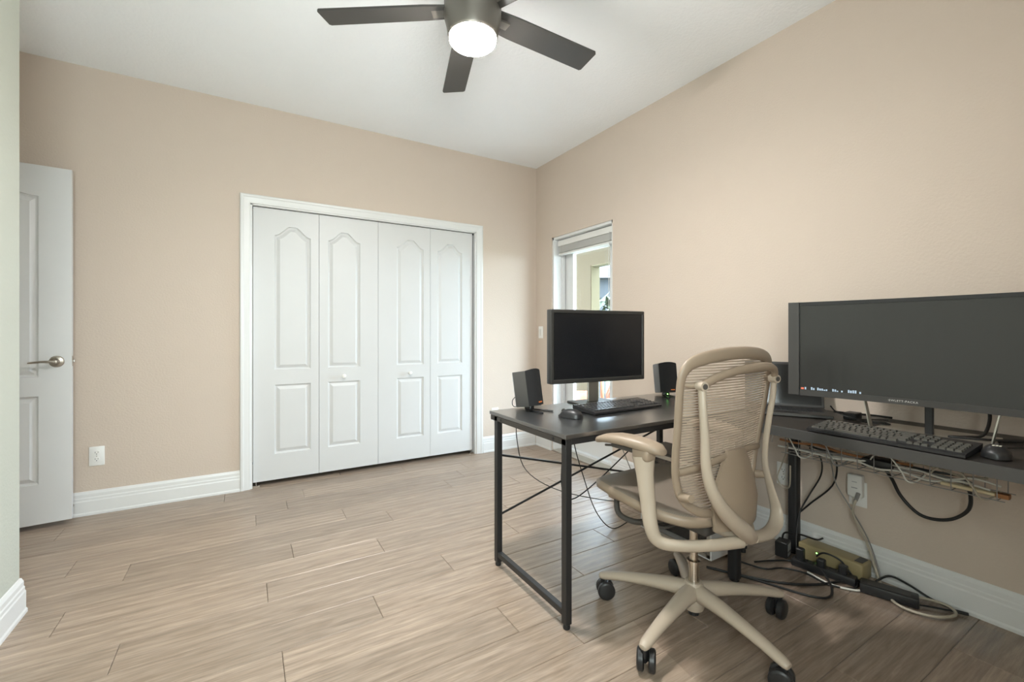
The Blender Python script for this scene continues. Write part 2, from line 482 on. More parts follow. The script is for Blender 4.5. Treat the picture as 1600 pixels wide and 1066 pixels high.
# ------------------------------------------------------------------ moulded doors
def contour(x0, x1, z0, z1, arch):
    pts = [(x0, z0), (x1, z0), (x1, z1)]
    if arch:
        n = 18
        for i in range(1, n):
            s = i / n
            hgt = arch * min(1.0, 1.12 * (0.5 - 0.5 * math.cos(2 * PI * s)))
            pts.append((x1 + (x0 - x1) * s, z1 + hgt))
    pts.append((x0, z1))
    return pts
def inset(pts, d):
    n = len(pts); out = []
    for i in range(n):
        p0, p1, p2 = Vector(pts[i - 1]), Vector(pts[i]), Vector(pts[(i + 1) % n])
        a = (p1 - p0).normalized(); b = (p2 - p1).normalized()
        na = Vector((-a.y, a.x)); nb = Vector((-b.y, b.x))
        m = (na + nb) / max(.35, 1 + na.dot(nb))
        out.append(tuple(p1 + m * d))
    return out
def make_leaf(parent, w, h, t, panels, name='leaf'):
    bm = bmesh.new()
    def loop(pts, y):
        vs = [bm.verts.new((x, y, z)) for x, z in pts]
        return vs, [bm.edges.new((vs[i], vs[(i + 1) % len(vs)])) for i in range(len(vs))]
    ov, oe = loop([(0, 0), (w, 0), (w, h), (0, h)], 0)
    es = list(oe)
    for p in panels:
        es += loop(contour(*p), 0)[1]
    bmesh.ops.triangle_fill(bm, edges=es, use_beauty=True, use_dissolve=False, normal=(0, -1, 0))
    bv = [bm.verts.new((x, t, z)) for x, z in ((0, 0), (w, 0), (w, h), (0, h))]
    for i in range(4): bm.faces.new((ov[i], ov[(i + 1) % 4], bv[(i + 1) % 4], bv[i]))
    bm.faces.new(bv)
    bmesh.ops.recalc_face_normals(bm, faces=bm.faces[:])
    me = bpy.data.meshes.new(name); bm.to_mesh(me); bm.free()
    me.materials.append(M['door'])
    o = bpy.data.objects.new(name, me); col.objects.link(o); o.parent = parent
    for p in panels:
        c = contour(*p); rings = []
        for d, y in ((0, 0), (.003, .0075), (.010, .0115), (.015, .0115), (.036, .0015)):
            rings.append([(x, y, z) for x, z in inset(c, d)])
        b = MB(); b.rings(rings, cap0=False, cap1=True)
        b.build('panel', M['door'], o)
    return o
def round_knob(parent, x, z):
    b = MB(); b.lathe([(.004, 0), (.012, 0), (.012, .004), (.0065, .008), (.0065, .016), (.013, .020), (.0165, .027), (.0155, .033), (.009, .037), (0.001, .038)], 20,
                      Matrix.Translation((x, 0, z)) @ Matrix.Rotation(PI / 2, 4, 'X'))
    return b.build('knob', M['plate'], parent, smooth=40)
LEDGE = [-2.434, -1.994, -1.545, -1.097, -.690]
PAN = [(-2.297, -2.053), (-1.929, -1.689), (-1.391, -1.156), (-1.029, -.793)]
for d in range(2):
    D = thing('door_%d' % (d + 1), (0, .028, .034), 0,
              ('left' if d == 0 else 'right') + ' pair of white bifold closet door leaves', 'door', kind='structure')
    for q in range(2):
        i = d * 2 + q
        x0, x1 = LEDGE[i] + .0012, LEDGE[i + 1] - .0012
        lf = make_leaf(D, x1 - x0, 1.988, .03, [(PAN[i][0] - x0, PAN[i][1] - x0, .806, 1.797, .072), (PAN[i][0] - x0, PAN[i][1] - x0, .188, .696, 0)])
        lf.location = (x0, 0, 0)
        if i in (1, 2): round_knob(lf, (-1.815 if i == 1 else -1.283) - x0, .738)
# dark bifold track
b = MB(); b.box(OPX0 + .012, OPX1 - .012, .03, .055, OPZ - .022, OPZ - .008)
struct('trim_5', b, M['black_metal'], 'dark bifold track above the closet doors', 'trim')
for x in (OPX0 + .035, OPX1 - .035):
    b = MB(); b.rbox(-.022, .022, -.012, .012, 0, .008, .002, 1); b.cyl((0, 0, .006), (0, 0, .034), .004)
    o = b.build('floor_pivot_bracket', M['nickel'], loc=(x, .04, 0))
    tag(o, 'small metal pivot bracket under the %s end of the closet doors' % ('left' if x < -1.5 else 'right'), 'bracket')

# entry door, open against the back wall
ang = math.radians(5.0)
FE = Vector((-3.347, -.122))
dirv = Vector((math.cos(ang), math.sin(ang)))
DW = .765
hinge = FE - dirv * DW
D3 = thing('door_3', (hinge.x, hinge.y, .03), ang, 'white panelled entry door standing open against the back wall', 'door', kind='structure')
lf = make_leaf(D3, DW, 2.035, .035, [(.135, DW - .135, .835, 1.86, .05), (.135, DW - .135, .225, .725, 0)])
Mh = Matrix.Translation((DW - .062, 0, .92)) @ Matrix.Rotation(PI / 2, 4, 'X')
b = MB(); b.lathe([(.005, 0), (.032, 0), (.033, .004), (.029, .010), (.016, .013), (.013, .018), (.012, .045), (.009, .052), (.001, .053)], 24, Mh)
hd = b.build('lever_handle', M['nickel'], lf, smooth=40)
b = MB()
pth = smooth_path([(DW - .062, -.046, .92), (DW - .085, -.050, .921), (DW - .12, -.050, .922), (DW - .155, -.049, .918), (DW - .168, -.047, .917)], 5)
b.tube(pth, lerp_list([(.010, .009), (.0075, .007), (.007, .006), (.0085, .006), (.006, .004)], len(pth)), 10)
b.build('lever', M['nickel'], hd, smooth=50)
b = MB(); b.box(DW, DW + .0015, .006, .030, .89, .95); b.rbox(DW, DW + .009, .012, .024, .912, .928, .002, 1)
b.build('latch', M['nickel'], lf)
# spring door stop
b = MB()
b.tube([(.0065 * math.cos(t * .9), -.002 - t * .0011, .0065 * math.sin(t * .9)) for t in range(44)], .0016, 5)
o = b.build('spring', M['nickel'], None)
DS = thing('door_stop', (-3.375, -.014, .075), 0, 'small spring door stop on the baseboard by the open door', 'door stop')
o.parent = DS
b = MB(); b.cyl((0, 0, 0), (0, -.004, 0), .011); b.build('mount', M['nickel'], DS)
b = MB(); b.cyl((0, -.050, 0), (0, -.060, 0), .008); b.build('rubber_tip', M['white'], DS)

# ------------------------------------------------------------------ glass door in the right wall
W1 = thing('door_4', (0, 0, 0), 0, 'white glazed exterior door beside the room corner, blind raised', 'door', kind='structure')
b = MB()
fx0, fx1 = .10, .19
b.box(fx0 - .09, fx1, GY1 - .020, GY1, 0, GZ); b.box(fx0 - .09, fx1, GY0, GY0 + .020, 0, GZ); b.box(fx0 - .09, fx1, GY0, GY1, GZ - .022, GZ)
b.box(fx0, fx1, GY0, GY1, 0, .03)
b.box(fx0, .125, GY1 - .045, GY1 - .02, .03, GZ - .022); b.box(fx0, .125, GY0 + .02, GY0 + .045, .03, GZ - .022)
b.build('frame', M['trim'], W1)
sy0, sy1 = GY0 + .024, GY1 - .024
b = MB()
b.rbox(.135, .175, sy1 - .125, sy1, .035, GZ - .026, .004, 1); b.rbox(.135, .175, sy0, sy0 + .125, .035, GZ - .026, .004, 1)
b.box(.136, .174, sy0 + .12, sy1 - .12, GZ - .16, GZ - .028); b.box(.136, .174, sy0 + .12, sy1 - .12, .036, .28)
b.build('sash', M['trim'], W1)
b = MB()
for (ya, yb, za, zb) in ((sy1 - .14, sy1 - .120, .26, GZ - .14), (sy0 + .120, sy0 + .14, .26, GZ - .14), (sy0 + .12, sy1 - .12, GZ - .16, GZ - .14), (sy0 + .12, sy1 - .12, .26, .28)):
    b.rbox(.126, .137, ya, yb, za, zb, .003, 1)
b.build('glazing_bead', M['trim'], W1)
b = MB(); b.box(.152, .156, sy0 + .12, sy1 - .12, .27, GZ - .15)
b.build('pane', M['glass'], W1)
b = MB(); b.rbox(-.004, .20, GY0 + .02, GY1 - .02, .0, .014, .003, 1)
b.build('threshold', M['silver'], W1)
# raised mini blind
BL = thing('mini_blind', (.075, (sy0 + sy1) / 2, 0), 0, 'white mini blind raised to the top of the glass door', 'blind')
hw = (GY1 - GY0) / 2 - .030
b = MB(); b.rbox(-.026, .026, -hw, hw, GZ - .082, GZ - .028, .004, 2); b.build('head_rail', M['blind'], BL)
for k in range(14):
    z = GZ - .088 - k * .0042
    b = MB(); b.box(-.024, .024, -hw + .01, hw - .01, z - .0010, z + .0010)
    b.build('slat', M['blind'], BL)
b = MB(); b.rbox(-.025, .025, -hw + .01, hw - .01, GZ - .166, GZ - .150, .003, 1); b.build('bottom_rail', M['blind'], BL)
b = MB(); b.cyl((-.030, -hw + .06, GZ - .07), (-.033, -hw + .055, .95), .0022, seg=6); b.build('pull_cord', M['blind'], BL)
b = MB(); b.cyl((-.030, hw - .06, GZ - .07), (-.034, hw - .06, 1.30), .0035, seg=6); b.build('tilt_wand', M['glass'], BL)

# unseen tinted window, added as fill light for the chair and desks
W2 = thing('fill_window', (0, RY0, 0), 0, 'made-up tinted window behind the camera, added as fill light', 'window', kind='structure')
b = MB()
for (xa, xb, za, zb) in ((WX0, WX0 + .045, WZ0, WZ1), (WX1 - .045, WX1, WZ0, WZ1), (WX0, WX1, WZ0, WZ0 + .045), (WX0, WX1, WZ1 - .045, WZ1), (WX0, WX1, (WZ0 + WZ1) / 2 - .02, (WZ0 + WZ1) / 2 + .02)):
    b.box(xa, xb, -.09, -.04, za, zb)
b.build('frame', M['trim'], W2)
b = MB(); b.box(WX0 + .04, WX1 - .04, -.068, -.064, WZ0 + .04, WZ1 - .04); b.build('pane', M['tinted'], W2)
b = MB(); b.rbox(WX0 - .03, WX1 + .03, -.05, .03, WZ0 - .025, WZ0, .004, 1); b.build('sill', M['trim'], W2)

# ------------------------------------------------------------------ patio outside the glass door
b = MB(); b.box(.2, 2.6, -9.0, 4.0, -.12, -.02)
struct('patio_floor', b, M['paver'], 'concrete patio floor outside the glass door', 'patio')
b = MB(); b.box(2.6, 40, -30, 40, -.6, -.5)
struct('lawn', b, M['grass'], 'green lawn beyond the patio', 'lawn')
PW_ = thing('patio_wall', (2.0, 0, 0), 0, 'peach stucco patio wall with an open bay', 'wall', kind='structure')
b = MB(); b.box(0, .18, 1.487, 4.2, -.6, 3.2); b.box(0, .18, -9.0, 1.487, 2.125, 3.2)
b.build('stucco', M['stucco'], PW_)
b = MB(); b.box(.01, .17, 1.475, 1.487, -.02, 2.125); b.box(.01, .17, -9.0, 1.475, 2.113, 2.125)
b.build('sunlit_reveal', M['stucco_lit'], PW_)  # lighter than the wall face, sun on the reveal put into its colour
b = MB(); b.box(.2, 2.3, -9.0, 4.2, 3.0, 3.1)  # unseen roof, put in to block sky light from the stucco
struct('patio_shade_roof', b, M['stucco_lit'], 'unseen cream ceiling that keeps sky light off the patio stucco', 'ceiling')
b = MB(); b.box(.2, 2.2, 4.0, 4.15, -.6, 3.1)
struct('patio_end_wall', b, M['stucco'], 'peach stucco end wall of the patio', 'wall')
RL = thing('patio_railing', (2.09, 0, -.02), 0, 'dark metal baluster railing across the patio opening', 'railing')
b = MB(); b.box(-.02, .02, -3.0, 1.475, .92, .96); b.build('top_rail', M['black_metal'], RL)
b = MB(); b.box(-.015, .015, -3.0, 1.475, .08, .11); b.build('bottom_rail', M['black_metal'], RL)
bal = None
for k in range(38):
    if bal is None:
        bb = MB(); bb.box(-.008, .008, -.008, .008, .11, .92); bal = bb.build('baluster', M['black_metal'], RL); o = bal
    else:
        o = bal.copy(); col.objects.link(o); o.parent = RL
    o.location = (0, -2.94 + k * .117, 0)
PT = thing('planter', (1.62, 1.22, -.02), 0, 'terracotta planter on the patio seen below the monitor', 'planter')
b = MB(); b.lathe([(.10, 0), (.15, .24), (.165, .24), (.168, .28), (.15, .28), (.14, .25), (.001, .25)], 24); b.build('pot', M['terracotta'], PT, smooth=40)
def bush(name, loc, r, label, n=420, seed=1):
    rnd = random.Random(seed)
    T = thing(name, loc, 0, label, 'shrub')
    b = MB()
    for k in range(n):
        th = rnd.uniform(0, 2 * PI); ph = math.acos(rnd.uniform(-.3, 1)); q = r * rnd.uniform(.65, 1.0)
        c = Vector((q * math.sin(ph) * math.cos(th), q * math.sin(ph) * math.sin(th), r * .8 + q * math.cos(ph) * .9))
        Mx = Matrix.Translation(c) @ Matrix.Rotation(rnd.uniform(0, 6.28), 4, 'Z') @ Matrix.Rotation(rnd.uniform(-1.2, 1.2), 4, 'X')
        s_ = r * .16
        b.add([(-s_ * .4, 0, 0), (0, -s_, 0), (s_ * .4, 0, .01), (0, s_, 0), (0, 0, s_ * .15)], [(0, 1, 4), (1, 2, 4), (2, 3, 4), (3, 0, 4)], Mx)
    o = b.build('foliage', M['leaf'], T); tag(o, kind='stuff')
    b = MB()
    for k in range(5):
        a = k * 1.256
        b.cyl((0, 0, 0), (math.cos(a) * r * .5, math.sin(a) * r * .5, r * .9), r * .04, r * .015, 6)
    b.build('stem', M['terracotta'], T)
bush('shrub', (4.2, 3.60, -.5), 1.42, 'round green shrub beyond the patio opening', 700, 3)
HS = thing('neighbour_house', (14, 13.2, 1.0), math.radians(-35), 'blue-grey roofed house far beyond the patio', 'house')
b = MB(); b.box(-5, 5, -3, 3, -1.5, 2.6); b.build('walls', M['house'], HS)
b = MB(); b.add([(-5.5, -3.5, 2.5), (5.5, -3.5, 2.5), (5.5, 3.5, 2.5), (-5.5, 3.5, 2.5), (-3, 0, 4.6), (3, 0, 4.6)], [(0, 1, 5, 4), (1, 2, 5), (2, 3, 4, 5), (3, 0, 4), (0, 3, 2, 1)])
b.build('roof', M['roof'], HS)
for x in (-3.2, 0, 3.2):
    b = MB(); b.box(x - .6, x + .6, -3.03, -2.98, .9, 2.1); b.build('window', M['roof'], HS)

# ------------------------------------------------------------------ wall plates
def outlet(loc, rz, label):
    T = thing('wall_outlet', loc, rz, label, 'outlet', 'white duplex outlets')
    b = MB(); b.rbox(-.036, .036, -.006, 0, -.059, .059, .003, 2); b.build('plate', M['plate'], T, smooth=40)
    for s in (-1, 1):
        b = MB()
        b.rings([[(.0165 * math.cos(a) if abs(math.cos(a)) < .86 else math.copysign(.0142, math.cos(a)), y, s * .020 + .0155 * math.sin(a)) for a in [2 * PI * k / 20 for k in range(20)]] for y in (-.005, -.0085)])
        f = b.build('socket', M['plate'], T)
        b = MB()
        b.box(-.0075, -.0055, -.0092, -.0084, s * .020 - .001, s * .020 + .008); b.box(.0055, .0072, -.0092, -.0084, s * .020, s * .020 + .007)
        b.cyl((0, -.0092, s * .020 - .007), (0, -.0084, s * .020 - .007), .0026, seg=8)
        b.build('slots', M['slot'], f)
    b = MB(); b.cyl((0, -.0072, 0), (0, -.006, 0), .003, seg=8); b.build('screw', M['nickel'], T)
    return T
outlet((-3.264, 0, .355), 0, 'white duplex outlet on the back wall beside the open door')
outlet((-.468, 0, .347), 0, 'white outlet on the back wall just behind the desk corner')
outlet((0, -2.371, .360), -PI / 2, 'white outlet on the right wall behind the desk leg')
outlet((0, -2.706, .360), -PI / 2, 'white outlet on the right wall with an adapter plugged in')
SW = thing('light_switch', (0, -.086, 1.115), -PI / 2, 'white rocker light switch beside the glass door', 'switch')
b = MB(); b.rbox(-.036, .036, -.006, 0, -.058, .058, .003, 2); b.build('plate', M['plate'], SW, smooth=40)
b = MB(); b.rbox(-.016, .016, -.010, -.005, -.033, .033, .002, 1); b.build('rocker', M['white'], SW)
AD = thing('plug_adapter', (-.0105, -2.706, .402), -PI / 2, 'white plug-in adapter on the right wall outlet', 'adapter')
b = MB(); b.rbox(-.030, .030, -.030, 0, -.052, .052, .006, 2); b.build('body', M['white'], AD, smooth=40)
b = MB(); b.box(-.012, .012, -.0308, -.0298, -.01, -.006); b.build('print', M['label_grey'], AD)
b = MB(); b.box(-.010, .010, -.0308, -.0298, .018, .021); b.build('print', M['label_grey'], AD)
# ------------------------------------------------------------------ ceiling fan
FX, FY = -1.668, -2.004
fan = thing('ceiling_fan', (FX, FY, 0), 0, 'dark bronze five-blade ceiling fan with a lit round light', 'ceiling fan')
b = MB(); b.lathe([(.001, 2.743), (.075, 2.743), (.075, 2.715), (.06, 2.69), (.02, 2.685), (.001, 2.685)], 32); b.build('canopy', M['fan_body'], fan, smooth=35)
b = MB(); b.cyl((0, 0, 2.56), (0, 0, 2.69), .013); b.build('downrod', M['fan_body'], fan, smooth=60)
b = MB(); b.lathe([(.001, 2.575), (.06, 2.575), (.105, 2.56), (.118, 2.53), (.118, 2.415), (.108, 2.375), (.104, 2.345), (.098, 2.335), (.001, 2.335)], 40); b.build('motor_housing', M['fan_body'], fan, smooth=35)
b = MB(); b.lathe([(.001, 2.340), (.0955, 2.340), (.0955, 2.322), (.088, 2.313), (.06, 2.308), (.001, 2.306)], 40); b.build('light_lens', M['lens'], fan, smooth=50)
R_bl = .635
blade0 = None
for k in range(5):
    a = math.radians(32.6 + 72 * k) - YAW
    if blade0 is None:
        b = MB(); tilt = math.radians(-11)
        outl = [(.10, -.050), (.20, -.056), (R_bl - .008, -.062), (R_bl, -.054), (R_bl, .054), (R_bl - .008, .062), (.20, .058), (.10, .050)]
        def tw(x, y, z):
            return (x, y * math.cos(tilt) - z * math.sin(tilt), y * math.sin(tilt) + z * math.cos(tilt) + 2.448)
        b.rings([[tw(x, y, -.004) for x, y in outl], [tw(x, y, .004) for x, y in outl]])
        o = blade0 = b.build('blade', M['fan_blade'], fan)
        b = MB(); b.box(.085, .17, -.022, .022, 2.440, 2.456); b.build('blade_bracket', M['fan_body'], blade0)
        o.rotation_euler = (0, 0, a)
    else:
        o = copy_tree(blade0, fan); o.rotation_euler = (0, 0, a)

# ------------------------------------------------------------------ desk with metal frame (by the glass door)
DT = .735
D1 = thing('metal_frame_desk', (-1.45, -2.345, 0), 0, 'black desk with thin square metal legs facing the closet', 'desk')
# local frame: x 0..1.395, y 0..0.605
b = MB(); b.rbox(0, 1.395, 0, .605, DT - .016, DT, .0015, 1); b.build('tabletop', M['laminate'], D1)
def sqleg(x, y):
    b = MB(); b.rbox(x - .0145, x + .0145, y - .0145, y + .0145, .018, DT - .018, .002, 1); l = b.build('leg', M['black_metal'], D1)
    b = MB(); b.lathe([(.001, 0), (.013, 0), (.014, .006), (.012, .019), (.001, .019)], 12, Matrix.Translation((x, y, 0))); b.build('foot', M['black_matte'], l)
xl, xr, yf, yr = .018, 1.148, .018, .548
for x in (xl, xr):
    for y in (yf, yr): sqleg(x, y)
for x in (xl, xr):
    b = MB(); b.rbox(x - .0125, x + .0125, yf + .0145, yr - .0145, .045, .070, .002, 1); b.build('foot_rail', M['black_metal'], D1)
    b = MB(); b.rbox(x - .0145, x + .0145, 0.004, .60, DT - .042, DT - .0165, .002, 1); r_ = b.build('end_rail', M['rail_metal'], D1)
    if x == xl:
        for y in (.085, .50):
            b = MB(); b.cyl((x - .0165, y, DT - .029), (x - .0145, y, DT - .029), .006, seg=10); b.build('bolt', M['black_metal'], r_)
for y in (.02, .548):
    b = MB(); b.rbox(xl + .015, 1.38, y - .012, y + .012, DT - .042, DT - .0165, .002, 1); b.build('long_rail', M['black_metal'], D1)
b = MB(); b.cyl((xl, yr, .53), (xr, yr, .235), .0055, seg=8); b.build('cross_brace', M['black_metal'], D1)
b = MB(); b.cyl((xl, yr + .006, .235), (xr, yr + .006, .53), .0055, seg=8); b.build('cross_brace', M['black_metal'], D1)

# ------------------------------------------------------------------ desk along the right wall
D2 = thing('wall_desk', (-.61, -2.378, 0), 0, 'dark wood-grain desk along the right wall under the wide monitor', 'desk')
b = MB(); b.rbox(.001, .592, -1.60, -.001, DT - .040, DT, .002, 1); b.build('tabletop', M['desk_wood'], D2)
b = MB(); b.box(-.0005, .0012, -1.60, 0, DT - .039, DT - .001); b.build('edge_band', M['desk_edge'], D2)
for (x, y) in ((.032, -.078), (.528, -.085), (.032, -1.5), (.528, -1.5)):
    b = MB(); b.rbox(x - .023, x + .023, y - .023, y + .023, .004, DT - .040, .012, 3); l = b.build('leg', M['black_metal'], D2, smooth=40)
    b = MB(); b.lathe([(.001, 0), (.021, 0), (.021, .006), (.001, .006)], 14, Matrix.Translation((x, y, 0))); b.build('foot', M['black_matte'], l)
b = MB(); b.box(.50, .555, -.14, -.03, DT - .125, DT - .041); b.build('leg_bracket', M['black_metal'], D2)
b = MB(); b.rbox(.06, .50, -.105, -.065, DT - .075, DT - .041, .003, 1); b.build('cross_rail', M['black_metal'], D2)

# ------------------------------------------------------------------ office chair
CH = thing('office_chair', (-1.020, -2.558, .002), math.radians(1.5), 'taupe mesh-back office chair on a five-star base', 'chair')
# base
b = MB()
hub = [(.001, .062), (.035, .062), (.042, .082), (.042, .132), (.034, .157), (.030, .165), (.001, .165)]
b.lathe(hub, 24); base = b.build('star_base', M['beige_light'], CH, smooth=40, loc=(.022, 0, 0))
b = MB(); b.lathe([(.001, .040), (.020, .040), (.020, .062), (.001, .062)], 16); b.build('hub_cap', M['black'], base)
rot0 = math.radians(48 - 1.5)
arm0 = None
for k in range(5):
    a = rot0 + k * 2 * PI / 5
    if arm0 is None:
        b = MB()
        pth = smooth_path([(.015, 0, .128), (.09, 0, .128), (.19, 0, .119), (.29, 0, .104), (.350, 0, .091), (.370, 0, .086)], 4)
        rad = lerp_list([(.034, .034), (.031, .027), (.026, .021), (.022, .017), (.020, .015), (.013, .010)], len(pth))
        b.tube(pth, rad, 12, up=(0, 0, 1)); arm0 = b.build('base_arm', M['beige_light'], CH, smooth=60)
        cb = MB()
        cb.lathe([(.001, .050), (.010, .050), (.010, .084), (.001, .084)], 10, Matrix.Translation((.358, 0, 0)))
        for s in (-1, 1):
            Mx = Matrix.Translation((.346, 0, .0365)) @ Matrix.Rotation(.5, 4, 'Z') @ Matrix.Translation((0, s * .018, 0)) @ Matrix.Rotation(-s * PI / 2, 4, 'X')
            cb.lathe([(.001, -.011), (.030, -.011), (.0358, -.007), (.0358, .007), (.032, .011), (.028, .0125), (.001, .0128)], 22, Mx)
        cb.box(-.014, .014, -.008, .008, .035, .070, Matrix.Translation((.350, 0, 0)))
        c0 = cb.build('caster', M['black'], arm0, smooth=40)
        o = arm0
    else:
        o = copy_tree(arm0, CH)
    o.rotation_euler = (0, 0, a); o.location = (.022, 0, 0)
b = MB(); b.lathe([(.001, .15), (.021, .15), (.021, .235), (.026, .236), (.026, .246), (.0155, .248), (.0155, .405), (.001, .405)], 20); b.build('gas_column', M['chrome'], CH, smooth=40, loc=(.022, 0, 0))
# mechanism
b = MB(); b.rbox(-.075, .075, -.12, .11, .395, .455, .015, 3); b.tube([(-.17, .06, .43), (.17, .06, .43)], .012, 10); b.tube([(-.14, .14, .435), (.14, .14, .435)], .010, 10)
mech = b.build('tilt_mechanism', M['dark_mech'], CH, smooth=40)
for s in (-1, 1):
    b = MB()
    pth = smooth_path([(s * .165, .22, .455), (s * .185, .19, .405), (s * .18, .12, .395), (s * .15, .06, .41), (s * .09, .02, .425)], 5)
    b.tube(pth, .011, 8)
    b.build('seat_slide_arm', M['dark_mech'], CH, smooth=50)
for s in (-1, 1):
    b = MB(); b.rbox(s * .165 - .014, s * .165 + .014, .20, .255, .445, .486, .004, 1); b.build('seat_bracket', M['beige'], CH)
b = MB(); b.tube(smooth_path([(-.07, -.02, .42), (-.15, .0, .408), (-.20, .03, .43)], 5), .005, 8); b.rbox(-.225, -.18, .015, .05, .423, .433, .003, 1); b.build('lever', M['dark_mech'], CH, smooth=50)
# seat
def seat_ring(sc_, z_off, dip):
    out = []
    for j in range(40):
        t = 2 * PI * j / 40
        c, s = math.cos(t), math.sin(t)
        e = .62
        x = .253 * sc_ * math.copysign(abs(c) ** e, c); y = .094 + .252 * sc_ * math.copysign(abs(s) ** e, s)
        if y < .0: x *= 1 - .10 * min(1, (-y) / .13)
        z = .482 + .034 * max(0, (y + .1) / .4) + .018 * (x / .25) ** 2
        if y > .20: z -= .42 * (y - .20) ** 1.5
        out.append((x, y, z + z_off - dip))
    return out
b = MB(); b.rings([seat_ring(.93, -.040, 0), seat_ring(.99, -.030, 0), seat_ring(1.0, -.014, 0), seat_ring(.985, -.004, 0), seat_ring(.955, 0, 0)], cap1=False)
b.build('seat_rim', M['beige'], CH, smooth=50)
b = MB(); b.rings([seat_ring(.955, 0, 0), seat_ring(.93, .004, 0), seat_ring(.75, .003, .004), seat_ring(.5, .002, .010), seat_ring(.25, .001, .013), seat_ring(.02, 0, .014)], cap0=False)
b.build('seat_mesh', M['seat'], CH, smooth=60)
# backrest
BW = [(.505, .115), (.522, .165), (.56, .208), (.62, .230), (.70, .242), (.80, .250), (.90, .258), (.96, .260), (.995, .250), (1.021, .218), (1.040, .130), (1.047, .0)]
BY = [(.49, -.135), (.55, -.112), (.62, -.108), (.70, -.116), (.80, -.132), (.90, -.146), (1.0, -.160), (1.06, -.170)]
def interp(tab, z):
    if z <= tab[0][0]: return tab[0][1]
    for (a, p), (c, q) in zip(tab[:-1], tab[1:]):
        if z <= c: return p + (q - p) * (z - a) / (c - a)
    return tab[-1][1]
def bpt(x, z): return Vector((x, interp(BY, z) - .026 * (1 - (x / .255) ** 2), z))
left = [bpt(-w, z) for z, w in BW]; right = [bpt(w, z) for z, w in BW]
loop_pts = [bpt(0, .494)] + right[:-1] + [right[-1]] + left[::-1][1:]
pth = smooth_path(loop_pts, 4, closed=True)
rad = [(.0155 + .007 * max(0, min(1, (p.z - .95) / .08)), .0115) for p in pth]
# flat band: wide in the plane of the back
cen = Vector((0, -.12, .78))
b = MB(); rr = []
n = len(pth)
for i in range(n):
    T = (pth[(i + 1) % n] - pth[i - 1]).normalized(); yv = Vector((0, 1, 0)); a = T.cross(yv).normalized()
    rr.append([pth[i] + a * (rad[i][0] * math.cos(2 * PI * j / 12)) + yv * (rad[i][1] * math.sin(2 * PI * j / 12)) for j in range(12)])
b.rings(rr, closed=True); bf = b.build('back_frame', M['beige'], CH, smooth=60)
BWm = BW
def halfw(z):
    best = 0
    if z < .50: return .1
    return interp(BW, z)
b = MB(); z = .512
while z < 1.03:
    w = halfw(z) - .004; hh = .0031; th = .0011; ns = 12
    rings = []
    for i in range(ns + 1):
        x = -w + 2 * w * i / ns; p = bpt(x, z)
        rings.append([p + Vector((0, -th, -hh)), p + Vector((0, th, -hh)), p + Vector((0, th, hh)), p + Vector((0, -th, hh))])
    b.rings(rings); z += .0092
bm_o = b.build('back_mesh', M['mesh'], CH); tag(bm_o, 'horizontal-thread taupe back mesh', kind='stuff')
# upper yoke bar and rear posts
PVL, PVR = Vector((-.226, -.204, .948)), Vector((.206, -.204, .948))
pth = smooth_path([PVL, (-.16, -.213, .972), (-.06, -.222, .990), (.05, -.226, .998), (.13, -.224, .996), (.185, -.216, .980), PVR], 5)
b = MB(); b.tube(pth, lerp_list([(.011, .014), (.012, .014), (.013, .016), (.012, .014), (.011, .014)], len(pth)), 10)
b.build('yoke_bar', M['beige'], CH, smooth=60)
for P in (PVL, PVR):
    b = MB(); b.cyl(P + Vector((-.006, -.016, 0)), P + Vector((0, .012, 0)), .015, seg=18); pv = b.build('pivot', M['beige_light'], CH, smooth=40)
    b = MB(); b.cyl(P + Vector((-.0065, -.0175, 0)), P + Vector((-.0055, -.0145, 0)), .009, seg=12); b.build('pivot_bolt', M['dark_mech'], pv)
    b = MB(); b.cyl(P + Vector((0, .005, 0)), bpt(P.x * 1.1, P.z), .008, seg=8); b.build('pivot_pin', M['beige'], pv)
pth = smooth_path([PVL, (-.228, -.210, .87), (-.226, -.215, .78), (-.221, -.217, .69), (-.197, -.225, .61), (-.130, -.229, .53), (-.045, -.233, .462), (.010, -.225, .425)], 6)
b = MB(); b.tube(pth, lerp_list([(.0115, .013), (.012, .013), (.013, .014), (.015, .016), (.019, .020), (.024, .026), (.028, .030), (.026, .026)], len(pth)), 12, up=(0, 1, 0))
b.build('rear_post', M['beige_light'], CH, smooth=60)
pth = smooth_path([PVR, (.208, -.198, .88), (.206, -.186, .80), (.208, -.172, .70), (.214, -.168, .62), (.230, -.180, .53), (.240, -.194, .455), (.205, -.208, .415), (.12, -.222, .405), (.02, -.226, .420)], 6)
b = MB(); b.tube(pth, lerp_list([(.009, .010), (.0085, .0105), (.008, .011), (.0075, .011), (.007, .012), (.007, .016), (.008, .022), (.010, .026), (.016, .026), (.02, .024)], len(pth)), 12, up=(0, 1, 0))
b.build('rear_post', M['beige_light'], CH, smooth=60)
b = MB(); b.tube([(0, -.222, .420), (0, -.13, .425), (0, -.06, .425)], [(.036, .026), (.045, .024), (.05, .022)], 12, up=(0, 0, 1)); b.build('yoke_neck', M['beige_light'], CH, smooth=60)
